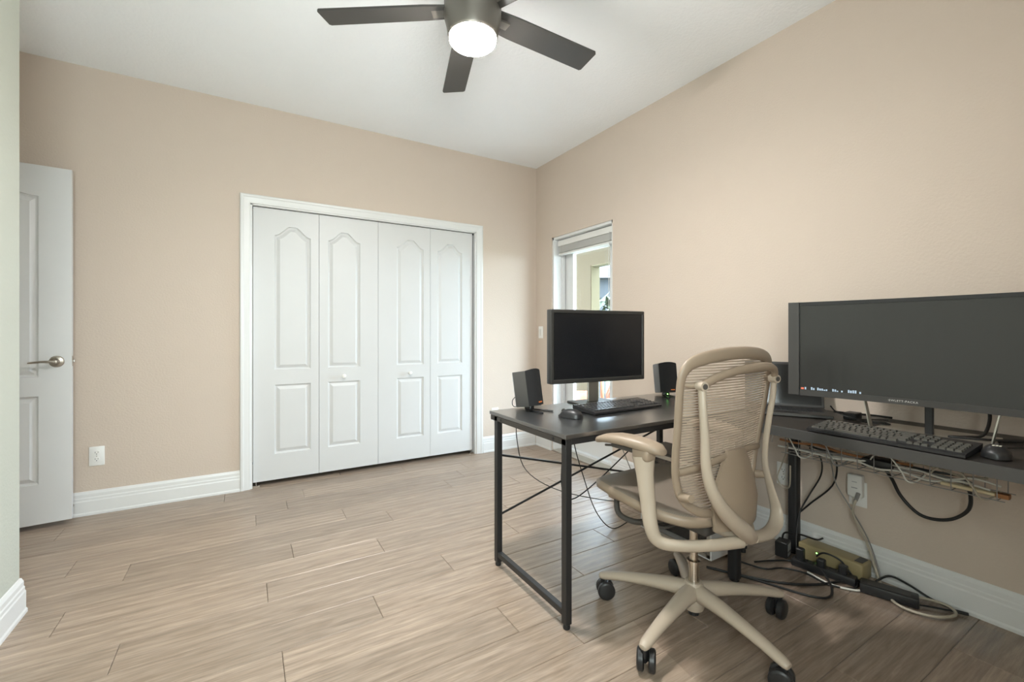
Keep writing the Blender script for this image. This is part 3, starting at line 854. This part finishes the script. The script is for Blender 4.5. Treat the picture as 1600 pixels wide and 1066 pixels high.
# lower back support shell
b = MB(); rings = []
for z, hw_, y, c in ((.445, .120, -.205, .02), (.52, .135, -.205, .03), (.60, .110, -.190, .03), (.66, .080, -.180, .03), (.705, .050, -.172, .03)):
    row = []
    for i in range(9):
        x = -hw_ + 2 * hw_ * i / 8; row.append(Vector((x + c, y + .03 * (x / .12) ** 2, z)))
    row2 = [p + Vector((0, .012, 0)) for p in reversed(row)]
    rings.append(row + row2)
b.rings(rings); b.build('lumbar_shell', M['beige'], CH, smooth=40)
b = MB(); b.tube(smooth_path([bpt(-.235, .655) + Vector((0, -.01, 0)), (-.14, -.150, .668), (0, -.160, .690), (.14, -.150, .690), bpt(.238, .68) + Vector((0, -.01, 0))], 6), [(.008, .012)] * 25, 10); b.build('lumbar_bar', M['beige'], CH, smooth=60)
for s in (-1, 1):
    b = MB(); b.cyl(bpt(s * .222, .575) + Vector((0, -.012, 0)), bpt(s * .222, .575) + Vector((s * .01, -.055, .008)), .016, .013, 14); b.build('lumbar_knob', M['beige'], CH, smooth=40)
# arms
for s in (-1, 1):
    pth = smooth_path([(s * .02, -.215, .412), (s * .12, -.162, .402), (s * .205, -.100, .398), (s * .250, -.058, .408), (s * .264, -.038, .450), (s * .260, -.020, .53), (s * .256, -.004, .62), (s * .252, .006, .680)], 6)
    b = MB(); b.tube(pth, lerp_list([(.018, .022), (.016, .020), (.016, .020), (.017, .022), (.017, .024), (.017, .026), (.020, .030), (.026, .040)], len(pth)), 12, up=(0, 1, 0) if False else None)
    ar = b.build('arm_support', M['beige_light'], CH, smooth=60)
    b = MB(); b.rbox(s * .250 - .024, s * .250 + .024, -.03, .045, .668, .712, .012, 3); b.build('arm_sleeve', M['beige'], ar, smooth=50)
    b = MB(); tx = s * .045
    pp = [(-.062, .716), (-.04, .724), (.01, .731), (.07, .735), (.12, .734), (.165, .728), (.192, .719), (.206, .712)]
    ww = [.018, .034, .041, .043, .043, .040, .032, .012]; tt = [.010, .018, .021, .020, .019, .016, .013, .006]
    rings = []
    for (y, z), w, t in zip(pp, ww, tt):
        q = (y + .02) / .26
        rings.append([(s * .238 + tx * q + w * math.copysign(abs(math.cos(a)) ** .7, math.cos(a)), y, z - .010 + t * math.copysign(abs(math.sin(a)) ** .8, math.sin(a))) for a in [2 * PI * j / 16 for j in range(16)]])
    b.rings(rings); pad = b.build('arm_pad', M['beige'], ar, smooth=60)
    b = MB(); b.rbox(s * .245 - .012, s * .245 + .012, .03, .15, .686, .704, .004, 1, Matrix.Translation((s * .012, 0, 0))); b.tube([(s * .262, .12, .696), (s * .27, .175, .688)], .0045, 6); b.build('arm_lever', M['dark_mech'], ar)

# clear chair mat
b = MB()
mp_ = [(-1.185, -2.425), (-1.235, -2.75), (-1.22, -3.20), (-.30, -3.21), (-.06, -3.19), (-.055, -2.86), (-.055, -2.45), (-.62, -2.41)]
rings = [[(x, y, z) for x, y in mp_] for z in (.0003, .0018)]
b.rings(rings)
o = b.build('chair_mat', M['mat_clear']); tag(o, 'clear vinyl chair mat under the office chair', 'chair mat')

# ------------------------------------------------------------------ monitor on the metal frame desk
MN = thing('monitor', (-.862, -1.862, DT), math.radians(-5.5), 'black desktop monitor on a silver stand in front of the glass door', 'monitor')
mw, mz0, mz1 = .605, .121, .500
b = MB(); b.rbox(-mw / 2, mw / 2, -.022, .018, mz0, mz1, .005, 2); b.rbox(-.22, .22, .016, .045, mz0 + .06, mz1 - .06, .012, 2); b.build('housing', M['bezel'], MN, smooth=40)
b = MB()
for (xa, xb, za, zb) in ((-mw / 2 + .002, mw / 2 - .002, mz1 - .018, mz1 - .002), (-mw / 2 + .002, mw / 2 - .002, mz0 + .002, mz0 + .022), (-mw / 2 + .002, -mw / 2 + .018, mz0 + .02, mz1 - .017), (mw / 2 - .018, mw / 2 - .002, mz0 + .02, mz1 - .017)):
    b.rbox(xa, xb, -.0255, -.021, za, zb, .0018, 1)
b.build('bezel', M['bezel'], MN)
b = MB(); b.box(-mw / 2 + .016, mw / 2 - .016, -.0232, -.0222, mz0 + .02, mz1 - .016); b.build('screen', M['screen'], MN)
b = MB(); b.rbox(-.035, .035, .035, .050, .008, .32, .004, 1); b.build('stand_neck', M['silver'], MN)
b = MB(); b.rbox(-.12, .12, -.055, .115, 0, .010, .004, 2); b.build('stand_foot', M['bezel'], MN)
b = MB(); b.cyl((.265, -.0262, mz0 + .011), (.265, -.0252, mz0 + .011), .004, seg=10); b.build('power_button', M['black'], MN)

# speakers
def speaker(loc, rz, label, lit):
    T = thing('speaker', loc, rz, label, 'speaker', 'desktop speakers')
    tiltM = Matrix.Translation((0, 0, .022)) @ Matrix.Rotation(math.radians(-9), 4, 'X')
    b = MB(); rings = []
    for z, k in ((0, .93), (.006, .97), (.165, 1.0), (.172, .96)):
        pl = [(-.058 * k, -.035), (.058 * k, -.035), (.058 * k, -.02), (.050 * k, .05), (.030 * k, .072), (-.030 * k, .072), (-.050 * k, .05), (-.058 * k, -.02)]
        rings.append([(x, y, z) for x, y in pl])
    b.rings(rings, M=tiltM); b.build('shell', M['spk_side'], T, smooth=30)
    b = MB(); rings = []
    for z in (.003, .172):
        row = []
        for i in range(11):
            x = -.055 + .11 * i / 10; row.append((x, -.036 - .014 * (1 - (x / .055) ** 2), z + (.007 * (1 - (x / .055) ** 2) if z > .1 else 0)))
        rings.append(row + [(x, -.034, z) for x in (.055, -.055)])
    b.rings(rings, M=tiltM); g = b.build('grille', M['grille'], T, smooth=30)
    b = MB(); b.box(.004, .028, -.0505, -.0488, .012, .018, tiltM); b.build('logo', M['orange_print'], g)
    b = MB(); b.rbox(-.016, .016, -.01, .03, .002, .034, .004, 1); st = b.build('stand', M['black'], T)
    for s in (-1, 1):
        b = MB(); b.tube(smooth_path([(s * .012, .02, .004), (s * .022, -.03, .004), (s * .040, -.105, .004)], 4), [(.006, .0035)] * 9, 8); b.build('foot', M['black'], T, smooth=50)
    if lit:
        b = MB(); b.lathe([(.001, 0), (.0032, 0), (.0032, .002), (.001, .002)], 8, Matrix.Translation((.0, -.012, .014)) @ Matrix.Rotation(PI / 2, 4, 'X')); b.build('power_light', M['led'], st)
    return T
speaker((-1.270, -1.835, DT), math.radians(17), 'black speaker on the far left corner of the desk', False)
speaker((-.310, -1.855, DT), math.radians(-22), 'black speaker with a green light right of the desk monitor', True)

# keyboards
def keyboard(loc, rz, label, keym, w=.455, d=.160):
    T = thing('keyboard', loc, rz, label, 'keyboard', 'computer keyboards')
    # local: x along width, front edge y=0, back y=d
    b = MB(); prof = [(0, .004), (0, .012), (.012, .016), (d, .030), (d, .012), (d - .01, .006)]
    b.rings([[(x, y, z) for y, z in prof] for x in (-w / 2, w / 2)]); cs = b.build('case', M['black'], T)
    b = MB()
    rows = [(0, [1.5, 1, 1.5, 6, 1.5, 1, 1.5], True), (1, [2.25] + [1] * 10 + [2.75], True), (2, [1.75] + [1] * 11 + [2.25], False), (3, [1.5] + [1] * 12 + [1.5], True), (4, [1] * 13 + [2], True), (5.25, [1] * 4 + [.01] + [1] * 4 + [.01] + [1] * 4 + [2.96], True)]
    u = (w - .02) / 22.5
    du = (d - .03) / 6.3
    def cap(x, y, ww):
        z = .0135 + .014 * (y / d)
        xa, xb, ya, yb = x + .0008, x + ww * u - .0008, y + .0008, y + du - .0012
        i = .0022
        b.rings([[(xa, ya, z), (xb, ya, z), (xb, yb, z), (xa, yb, z)], [(xa + i, ya + i, z + .0085), (xb - i, ya + i, z + .0085), (xb - i, yb - i * .6, z + .0085), (xa + i, yb - i * .6, z + .0085)]], cap0=False)
    for r, ks, nav in rows:
        x = -w / 2 + .010; y = .014 + r * du
        for k in ks:
            if k > .1: cap(x, y, k)
            x += k * u
        x = -w / 2 + .010 + 15.25 * u
        if r in (0,): 
            for q in range(3): cap(x + q * u, y, 1)
        elif r == 1: cap(x + u, y, 1)
        elif r > 2:
            for q in range(3): cap(x + q * u, y, 1)
        x = -w / 2 + .010 + 18.5 * u
        if r < 5:
            for q in range(4): cap(x + q * u, y, 1)
    kc = b.build('key_caps', keym, T); tag(kc, kind='stuff')
    for s in (-1, 1):
        b = MB(); b.box(s * (w / 2 - .05) - .012, s * (w / 2 - .05) + .012, d - .03, d - .018, 0, .013); b.build('foot', M['black_matte'], T)
    return T
keyboard((-.872, -2.108, DT), math.radians(1), 'black keyboard in front of the desk monitor', M['key'])
keyboard((-.605, -2.990, DT), math.radians(-91), 'black keyboard with worn grey keys below the wide monitor', M['key_light'], .445)

def mouse(loc, rz, label, logo):
    T = thing('computer_mouse', loc, rz, label, 'mouse', 'computer mice')
    b = MB(); rings = []
    for t in range(13):
        s = -1 + 2 * t / 12
        y = .058 * s; w = .033 * max(.05, 1 - abs(s) ** 3.2) ** .5 * (1 - .08 * s); hgt = .037 * max(.04, 1 - abs(s + .12) ** 2.6) ** .6 if abs(s + .12) < 1 else .006
        rings.append([(w * math.cos(a), y, .003 + hgt * max(0, math.sin(a)) ** .8) for a in [PI * j / 10 for j in range(11)]] + [(-w * .5, y, .002), (w * .5, y, .002)])
    b.rings(rings); b.build('shell', M['black'], T, smooth=60)
    b = MB(); b.lathe([(.001, -.0045), (.009, -.0045), (.010, 0), (.009, .0045), (.001, .0045)], 14, Matrix.Translation((0, .034, .028)) @ Matrix.Rotation(PI / 2, 4, 'Y')); b.build('scroll_wheel', M['charcoal'], T, smooth=50)
    if logo:
        b = MB()
        for q, (x, hh) in enumerate(((-.009, .007), (-.002, .012), (.005, .009))):
            b.add([(x, -.030, .0385), (x + .006, -.030, .0385), (x + .007, -.030 + hh, .0405), (x + .002, -.030 + hh * .7, .0405)], [(0, 1, 2, 3)])
        b.build('logo', M['white_print'], T)
    return T
mouse((-1.222, -2.085, DT), math.radians(25), 'black mouse on the metal frame desk left of the keyboard', False)
mouse((-.485, -3.252, DT), math.radians(-80), 'black mouse with a white sail logo below the wide monitor', True)

# ------------------------------------------------------------------ wide curved monitor
WM = thing('curved_monitor', (-.352, -3.045, DT), math.radians(-90 + 3.0), 'wide curved dark monitor with a side speaker strip on the right wall desk', 'monitor')
# local: x along width (0 centre; +x is local right), front toward -y; curvature concave toward viewer
Rc = 1.9
def cpt(s, y, z):
    a = s / Rc
    return (( Rc - y) * math.sin(a) if False else (Rc + y) * math.sin(a), (Rc + y) * math.cos(a) - Rc, z)
hwid = .440; b0, b1 = .113, .513
def curved(name, m, s0, s1, y0, y1, z0, z1, parent, n=16):
    b = MB(); rings = []
    for i in range(n + 1):
        s = s0 + (s1 - s0) * i / n
        rings.append([cpt(s, y0, z0), cpt(s, y1, z0), cpt(s, y1, z1), cpt(s, y0, z1)])
    b.rings(rings); return b.build(name, m, parent)
curved('housing', M['black'], -hwid + .03, hwid - .03, 0, .030, b0, b1, WM)
sp = curved('speaker_strip', M['charcoal'], -hwid, -hwid + .040, -.010, .026, b0 + .002, b1, WM, 3)
sp = curved('speaker_strip', M['charcoal'], hwid - .040, hwid, -.010, .026, b0 + .002, b1, WM, 3)
curved('bezel_top', M['black'], -hwid + .042, hwid - .042, -.006, 0, b1 - .014, b1, WM)
bz = curved('bezel_bottom', M['charcoal'], -hwid + .042, hwid - .042, -.006, 0, b0, b0 + .024, WM)
curved('screen', M['screen_wide'], -hwid + .042, hwid - .042, -.003, 0, b0 + .024, b1 - .014, WM)
# taskbar icons at the lower left of the screen
rnd = random.Random(5)
b = MB()
s = -hwid + .060
pts = []
for k in range(26):
    a = s + k * .0075
    if rnd.random() < .75:
        p0, p1 = cpt(a, -.0036, b0 + .026), cpt(a + .0055, -.0036, b0 + .026 + rnd.uniform(.005, .012))
        b.add([p0, (p1[0], p1[1], p0[2]), p1, (p0[0], p0[1], p1[2])], [(0, 1, 2, 3)])
b.build('taskbar_icons', M['icon'], WM)
b = MB(); a = -hwid + .046; p0, p1 = cpt(a, -.0036, b0 + .026), cpt(a + .011, -.0036, b0 + .034)
b.add([p0, (p1[0], p1[1], p0[2]), p1, (p0[0], p0[1], p1[2])], [(0, 1, 2, 3)]); b.build('taskbar_icon', M['icon_red'], WM)
cu = bpy.data.curves.new('lettering', 'FONT'); cu.body = 'HEWLETT-PACKARD'; cu.size = .0105; cu.align_x = 'CENTER'; cu.extrude = .0002; cu.space_character = 1.15
cu.materials.append(M['print'])
tmp = bpy.data.objects.new('lettering_src', cu); col.objects.link(tmp)
bpy.context.view_layer.update()
me = bpy.data.meshes.new_from_object(tmp); bpy.data.objects.remove(tmp)
lt = bpy.data.objects.new('lettering', me); col.objects.link(lt); lt.parent = bz
p = cpt(-.055, -.0064, b0 + .009); lt.location = p; lt.rotation_euler = (PI / 2, 0, .03)
# bent-metal stand
b = MB(); b.rbox(-.165, .165, -.04, .20, 0, .006, .002, 1); b.build('stand_plate', M['silver'], WM)
for s in (-1, 1):
    b = MB()
    rings = []
    for t in range(5):
        q = t / 4; x = s * (.165 + .022 * q); z = .004 + .125 * q
        rings.append([(x - .002, .005 + .005 * q, z), (x + .002, .005 + .005 * q, z), (x + .002, .040 - .01 * q, z), (x - .002, .040 - .01 * q, z)])
    b.rings(rings); b.build('stand_leg', M['silver'], WM)
b = MB(); b.rbox(-.012, .012, .05, .066, .004, .20, .003, 1); b.build('stand_spine', M['black'], WM)

# laptop
LPc = Vector((-.335, -2.565))
LP = thing('laptop', (-.262, -2.515, DT), math.atan2(-.845, .535), 'open dark laptop in the desk corner behind the chair', 'laptop')
# local: x along front edge (left->right), front at y=-.115, back at +.115
b = MB(); b.rbox(-.17, .17, -.115, .115, .002, .016, .003, 1); lb = b.build('base', M['charcoal'], LP)
b = MB()
for r in range(5):
    for c in range(14): b.box(-.148 + c * .0213, -.130 + c * .0213, -.03 + r * .024, -.010 + r * .024, .016, .018)
kc = b.build('key_caps', M['black'], lb); tag(kc, kind='stuff')
b = MB(); b.rbox(-.05, .05, -.105, -.045, .0158, .0166, .0003, 1); b.build('touchpad', M['black'], lb)
Ml = Matrix.Translation((0, .112, .014)) @ Matrix.Rotation(math.radians(-14), 4, 'X')
b = MB(); b.rbox(-.17, .17, -.004, .004, 0, .225, .003, 1, Ml); ls = b.build('lid', M['charcoal'], LP)
b = MB(); b.box(-.158, .158, -.0048, -.0038, .014, .212, Ml); b.build('screen', M['screen_wide'], ls)

# ------------------------------------------------------------------ computer tower under the desk
TW = thing('computer_tower', (-.547, -2.318, 0), 0, 'white computer tower with a dark see-through side under the desk', 'computer')
b = MB(); b.rbox(0, .205, 0, .008, .012, .455, .002, 1); b.build('front_panel', M['white_case'], TW)
b = MB(); b.box(0, .205, .437, .445, .012, .455); b.build('rear_panel', M['white_case'], TW)
b = MB(); b.box(.199, .205, .008, .437, .012, .455); b.build('side_panel', M['white_case'], TW)
b = MB(); b.box(0, .205, .008, .437, .012, .018); b.build('floor_panel', M['white_case'], TW)
b = MB(); b.rbox(-.002, .207, -.002, .447, .455, .470, .003, 1); b.build('top_panel', M['charcoal'], TW)
b = MB(); b.box(.06, .19, .05, .42, .03, .44); b.build('inner_tray', M['pcglass'], TW)
for (ya, yb, za, zb) in ((.008, .025, .018, .455), (.420, .437, .018, .455), (.008, .437, .435, .455), (.008, .437, .018, .035)):
    b = MB(); b.box(0, .006, ya, yb, za, zb); b.build('side_frame', M['silver'], TW)
b = MB(); b.box(.002, .004, .025, .420, .035, .435); b.build('side_window', M['glass'], TW)
b = MB(); b.box(.03, .06, .10, .35, .20, .24); b.build('graphics_card', M['silver'], TW)
b = MB(); b.tube(smooth_path([(.05, .12, .40), (.03, .16, .33), (.03, .24, .30), (.05, .33, .36)], 5), .006, 6); b.build('inner_cable', M['orange_cable'], TW)
for x in (.03, .175):
    for y in (.04, .40):
        b = MB(); b.cyl((x, y, 0), (x, y, .013), .014, seg=10); b.build('foot', M['black'], TW)

# ------------------------------------------------------------------ cable tray and cables
TR = thing('wire_cable_tray', (0, 0, 0), 0, 'wire cable tray hanging under the right wall desk', 'cable tray')
ty0, ty1, tx0, tx1, tz0, tz1 = -2.53, -3.24, -.33, -.20, .560, .672
bb = MB()
for x, z in ((tx0, tz1 - .02), (tx0, tz0), ((tx0 + tx1) / 2, tz0 - .004), (tx1, tz0), (tx1, tz1 - .02)):
    b = MB(); b.cyl((x, ty0, z), (x, ty1, z), .0018, seg=6); b.build('long_wire', M['grey_cable'], TR)
w0 = None
for k in range(13):
    y = ty0 - .02 - k * .056
    if w0 is None:
        b = MB(); b.tube(smooth_path([(tx0 - .008, 0, DT - .041), (tx0 - .002, 0, tz1 - .02), (tx0, 0, tz0 + .01), (tx0 + .015, 0, tz0), (tx1 - .015, 0, tz0), (tx1, 0, tz0 + .01), (tx1 + .002, 0, tz1 - .02), (tx1 + .008, 0, DT - .041)], 4), .0016, 6)
        o = w0 = b.build('cross_wire', M['grey_cable'], TR)
    else:
        o = w0.copy(); col.objects.link(o); o.parent = TR
    o.location = (0, y, 0)
b = MB(); b.box(tx1 - .03, tx1 + .012, -3.30, -3.288, .58, DT - .041); b.build('hook_bracket', M['grey_cable'], TR)

def cable(name, pts, r, m, label, n=6, group=None, seg=6):
    b = MB(); b.tube(smooth_path(pts, n), r, seg)
    o = b.build(name, M[m], smooth=60); tag(o, label, 'cable', group)
    return o
def plugged(o, p0, p1, r, m='black'):
    b = MB(); b.cyl(p0, p1, r, r * .85, 10); b.build('plug', M[m], o)
rnd = random.Random(11)
def tray_run(y0, y1, x, z, wob, k):
    pts = []
    for i in range(k + 1):
        q = i / k; pts.append((x + rnd.uniform(-wob, wob), y0 + (y1 - y0) * q, max(tz0 + .008, z + rnd.uniform(-wob, wob) * .7)))
    return pts
cable('tray_cable', tray_run(-2.50, -3.20, -.30, .578, .014, 9), .0042, 'white_cable', 'white cable lying along the front of the wire tray')
cable('tray_cable', tray_run(-2.62, -3.22, -.285, .590, .018, 9), .0038, 'white_cable', 'second white cable looping along the wire tray')
cable('tray_cable', tray_run(-2.52, -3.15, -.26, .585, .014, 8), .0045, 'grey_cable', 'grey cable running inside the wire tray')
cable('tray_cable', tray_run(-2.48, -2.98, -.25, .602, .010, 6), .0055, 'orange_cable', 'orange-brown cable along the back of the wire tray')
cable('tray_cable', tray_run(-2.74, -3.18, -.24, .600, .016, 7), .0040, 'beige_cable', 'beige cable at the far end of the wire tray')
cable('tray_cable', tray_run(-2.58, -3.10, -.225, .590, .014, 7), .0046, 'black_cable', 'black cable along the wall side of the wire tray')
# loops of slack that hang out of the tray front
for i, (y, rr_, m, lab) in enumerate(((-2.545, .045, 'white_cable', 'pale cable loop hanging at the tray end by the desk leg'), (-2.70, .034, 'grey_cable', 'grey cable loop hanging from the middle of the tray'), (-2.93, .040, 'white_cable', 'white cable loop hanging near the black hoop'), (-3.12, .042, 'beige_cable', 'beige cable loop at the far tray end'))):
    q0 = rnd.uniform(.8, 1.6)
    pts = [(-.27, y + rr_ * 2.0, .585), (-.31, y + rr_ * 1.5, .600 + rr_ * .3), (-.336, y + rr_ * .8, .600 + rr_ * q0), (-.340, y - rr_ * .2, .605 + rr_ * q0 * .9), (-.338, y - rr_ * 1.1, .590), (-.342, y - rr_ * 1.5, .562), (-.322, y - rr_ * 1.9, .556), (-.28, y - rr_ * 2.4, .580)]
    cable('cable_loop', pts, .003, m, lab)
b = MB(); b.rbox(-.31, -.285, -3.215, -3.075, .566, .578, .003, 1, None)
o = b.build('cream_strip', M['cream_bar']); tag(o, 'cream flat strip with brown end lying in the wire tray', 'strip')
b = MB(); b.box(-.312, -.283, -3.245, -3.215, .565, .579); b.build('brown_end', M['orange_cable'], o)
b = MB(); b.rbox(-.25, -.215, -2.80, -2.62, .612, .640, .004, 1)
o = b.build('cardboard_strip', M['orange_cable']); tag(o, 'orange-brown strip on top of the cables in the tray', 'strip')
b = MB(); b.rbox(-.30, -.22, -2.93, -2.83, .570, .605, .006, 2)
o = b.build('power_brick', M['black'], smooth=40); tag(o, 'black power brick sitting in the wire tray', 'power brick')
# black hoop and drops
cable('hoop_cable', [(-.20, -2.86, .575), (-.125, -2.873, .50), (-.10, -2.895, .43), (-.10, -2.945, .378), (-.10, -2.995, .367), (-.10, -3.055, .388), (-.10, -3.10, .44), (-.13, -3.112, .51), (-.20, -3.11, .575)], .0065, 'black_cable', 'thick black cable hanging in a hoop below the tray', 8, seg=8)
cable('drop_cable', [(-.22, -2.60, .58), (-.12, -2.60, .52), (-.06, -2.575, .42), (-.06, -2.52, .30), (-.09, -2.49, .20), (-.135, -2.50, .06), (-.150, -2.53, .012)], .0035, 'black_cable', 'thin black cable dropping from the tray beside the desk leg')
cable('drop_cable', [(-.22, -2.68, .58), (-.10, -2.66, .50), (-.05, -2.62, .38), (-.04, -2.52, .26), (-.03, -2.47, .20)], .004, 'black_cable', 'black cable slanting from the tray toward the desk leg')
cable('drop_cable', [(-.30, -2.72, .575), (-.16, -2.665, .50), (-.08, -2.65, .40), (-.06, -2.70, .30), (-.045, -2.76, .18), (-.045, -2.80, .06), (-.06, -2.815, .006)], .003, 'grey_cable', 'thin grey cable hanging in front of the plug adapter')
cable('drop_cable', [(-.33, -2.56, .60), (-.22, -2.49, .52), (-.14, -2.43, .44), (-.12, -2.40, .37), (-.15, -2.44, .34), (-.24, -2.52, .38), (-.31, -2.56, .50)], .0035, 'beige_cable', 'beige cable looped around the rear desk leg')
o = cable('coiled_power_cable', [(-.0405, -2.722, .368), (-.065, -2.722, .345), (-.075, -2.716, .28), (-.06, -2.76, .17), (-.05, -2.79, .06), (-.07, -2.815, .012), (-.13, -2.85, .010), (-.20, -2.93, .010), (-.17, -3.02, .010), (-.08, -3.06, .010), (-.055, -3.02, .022), (-.10, -2.93, .026), (-.13, -2.84, .024), (-.10, -2.80, .012)], .0055, 'beige_cable', 'thick beige cord from the adapter coiling on the floor', 8)
plugged(o, (-.040, -2.722, .372), (-.066, -2.722, .345), .009, 'grey_cable')
cable('desk_cable', [(-1.30, -1.765, .712), (-1.22, -1.62, .55), (-1.05, -1.45, .30), (-.75, -1.35, .10), (-.45, -1.45, .008), (-.25, -1.62, .008)], .0028, 'black_cable', 'thin speaker cable sagging behind the desk')
cable('desk_cable', [(-1.02, -1.76, .712), (-1.015, -1.76, .50), (-1.03, -1.77, .30), (-.97, -1.78, .22), (-.80, -1.80, .30), (-.55, -1.82, .46)], .0035, 'black_cable', 'black cable hanging in a U under the desk back')
cable('desk_cable', [(-.96, -1.76, .712), (-.94, -1.76, .52), (-.88, -1.77, .32), (-.80, -1.78, .12), (-.70, -1.80, .010), (-.55, -1.78, .008)], .0028, 'black_cable', 'thin black cable dropping straight under the desk')
cable('desk_cable', [(-.70, -1.76, .712), (-.62, -1.70, .60), (-.48, -1.66, .40), (-.34, -1.64, .16), (-.22, -1.60, .008)], .0028, 'grey_cable', 'grey cable dropping behind the computer tower')
cable('monitor_cable', [(-.84, -1.80, 1.00), (-.80, -1.785, .90), (-.79, -1.78, .82), (-.81, -1.79, .755), (-.84, -1.77, .742)], .0025, 'black_cable', 'thin black cable behind the desk monitor stand')
cable('thin_cable', [(-1.315, -1.772, .80), (-1.335, -1.768, .78), (-1.33, -1.765, .752), (-1.29, -1.757, .742), (-1.15, -1.752, .739)], .002, 'black_cable', 'thin cord behind the left desk speaker')
cable('screen_cable', [(-.30, -2.72, .80), (-.27, -2.735, .77), (-.24, -2.80, .748), (-.20, -2.87, .744), (-.23, -2.90, .744), (-.27, -2.83, .747), (-.21, -2.79, .744), (-.12, -2.86, .744)], .0028, 'black_cable', 'black cable curled on the silver monitor stand')
cable('screen_cable', [(-.17, -3.17, .85), (-.19, -3.175, .80), (-.22, -3.165, .752), (-.26, -3.13, .744), (-.30, -3.10, .744), (-.24, -3.19, .742), (-.12, -3.28, .741)], .0055, 'black_cable', 'black power cable at the right side of the monitor stand')
cable('screen_cable', [(-.22, -2.70, .765), (-.16, -2.74, .757), (-.10, -2.79, .752), (-.05, -2.85, .745)], .005, 'black_cable', 'black cable between the laptop and monitor stand')
b = MB(); b.rbox(-.20, -.14, -2.775, -2.725, DT, DT + .030, .003, 1)
o = b.build('docking_hub', M['black']); tag(o, 'small black hub beside the laptop hinge', 'hub')
cable('mouse_cord', [(-.432, -3.240, .742), (-.38, -3.225, .740), (-.33, -3.24, .739), (-.26, -3.28, .739)], .002, 'black_cable', 'thin cord leading from the right desk mouse')
# clutter on the floor by the wall
U = thing('battery_backup', (-.075, -2.635, 0), math.radians(-90), 'tan battery backup box with a green light by the baseboard', 'power unit')
b = MB(); b.rbox(-.135, .135, -.048, .048, .002, .082, .010, 3); b.build('case', M['ups'], U, smooth=40)
b = MB(); b.cyl((-.05, -.0490, .058), (-.05, -.0475, .058), .003, seg=8); b.build('status_light', M['led'], U)
b = MB(); b.rbox(.095, .128, -.030, .030, .081, .085, .002, 1); b.build('vent', M['dark_mech'], U)
PS = thing('power_strip', (-.185, -2.640, .002), math.radians(-80), 'black power strip lying in front of the tan battery box', 'power strip')
b = MB(); b.rbox(-.125, .125, -.024, .024, 0, .034, .005, 2); b.build('case', M['black'], PS, smooth=40)
for k in range(5):
    b = MB(); b.rbox(-.105 + k * .042, -.077 + k * .042, -.014, .014, .033, .0352, .001, 1); b.build('socket', M['black_matte'], PS)
for k, hh in ((0, .05), (2, .03), (4, .035)):
    b = MB(); b.rbox(-.107 + k * .042, -.075 + k * .042, -.016, .016, .0345, .036 + hh, .004, 1); o = b.build('power_plug', M['black'])
    o.matrix_world = Matrix.Translation((-.185, -2.640, .002)) @ Matrix.Rotation(math.radians(-80), 4, 'Z')
    tag(o, ('black plug at the desk-leg end of the power strip', 'black plug in the middle of the power strip', 'black plug at the far end of the power strip')[k // 2], 'plug')
b = MB(); b.rbox(-.033, .033, -.028, .028, 0, .075, .004, 1)
AB = thing('adapter_block', (-.165, -2.452, .002), math.radians(12), 'black adapter block with grey stickers against the rear desk leg', 'adapter')
b.build('body', M['black'], AB)
b = MB(); b.box(-.026, .020, -.0288, -.0278, .035, .068); b.box(-.026, .012, -.0288, -.0278, .012, .026); b.build('sticker', M['label_grey'], AB)
PB = thing('floor_power_brick', (-.150, -2.872, .002), math.radians(-72), 'long black power brick on the floor against the baseboard', 'power brick')
b = MB(); b.rbox(-.095, .095, -.033, .033, 0, .040, .006, 2); b.build('case', M['black'], PB, smooth=40)
b = MB(); b.box(-.07, .07, -.022, .022, .0398, .0406); b.build('label_area', M['charcoal'], PB)
cable('floor_cable', [(-.60, -2.33, .006), (-.52, -2.47, .006), (-.42, -2.60, .007), (-.30, -2.68, .007), (-.20, -2.72, .010), (-.13, -2.79, .008)], .0055, 'black_cable', 'thick black cable sweeping from the tower past the desk leg')
cable('floor_cable', [(-.58, -2.36, .006), (-.50, -2.53, .006), (-.43, -2.70, .006), (-.36, -2.745, .006), (-.26, -2.70, .013), (-.20, -2.62, .040)], .0048, 'black_cable', 'black cable bending nearest the chair on the floor')
cable('floor_cable', [(-.36, -2.42, .006), (-.27, -2.46, .006), (-.21, -2.50, .008), (-.20, -2.545, .014), (-.19, -2.58, .040)], .004, 'black_cable', 'black cable from behind the tower to the strip')
cable('floor_cable', [(-.42, -2.37, .006), (-.38, -2.48, .006), (-.30, -2.52, .006), (-.26, -2.60, .008), (-.27, -2.70, .007), (-.21, -2.77, .007), (-.15, -2.76, .008)], .004, 'black_cable', 'black cable snaking in front of the battery box')
cable('floor_cable', [(-.15, -2.44, .078), (-.12, -2.44, .10), (-.09, -2.50, .105), (-.07, -2.56, .100), (-.06, -2.585, .115)], .0045, 'black_cable', 'short black cable arching over the tan battery box')
cable('floor_cable', [(-.16, -2.60, .06), (-.15, -2.63, .085), (-.14, -2.69, .075), (-.15, -2.745, .03), (-.13, -2.775, .008)], .004, 'black_cable', 'black cable curving over the far end of the power strip')
cable('floor_cable', [(-.24, -2.60, .008), (-.26, -2.70, .007), (-.22, -2.78, .007), (-.16, -2.80, .007), (-.12, -2.79, .012)], .0042, 'white_cable', 'pale grey cable beside the power strip')
cable('floor_cable', [(-.10, -2.80, .012), (-.055, -2.84, .05), (-.04, -2.90, .04), (-.036, -2.97, .015), (-.040, -3.03, .010), (-.05, -3.06, .010)], .0045, 'black_cable', 'black cable leaning on the baseboard above the brick')
o = cable('floor_cable', [(-.13, -2.96, .012), (-.10, -2.99, .010), (-.07, -3.03, .010), (-.05, -3.055, .010)], .0035, 'black_cable', 'short black lead ending in a plug by the baseboard')
plugged(o, (-.05, -3.055, .010), (-.035, -3.085, .010), .007)
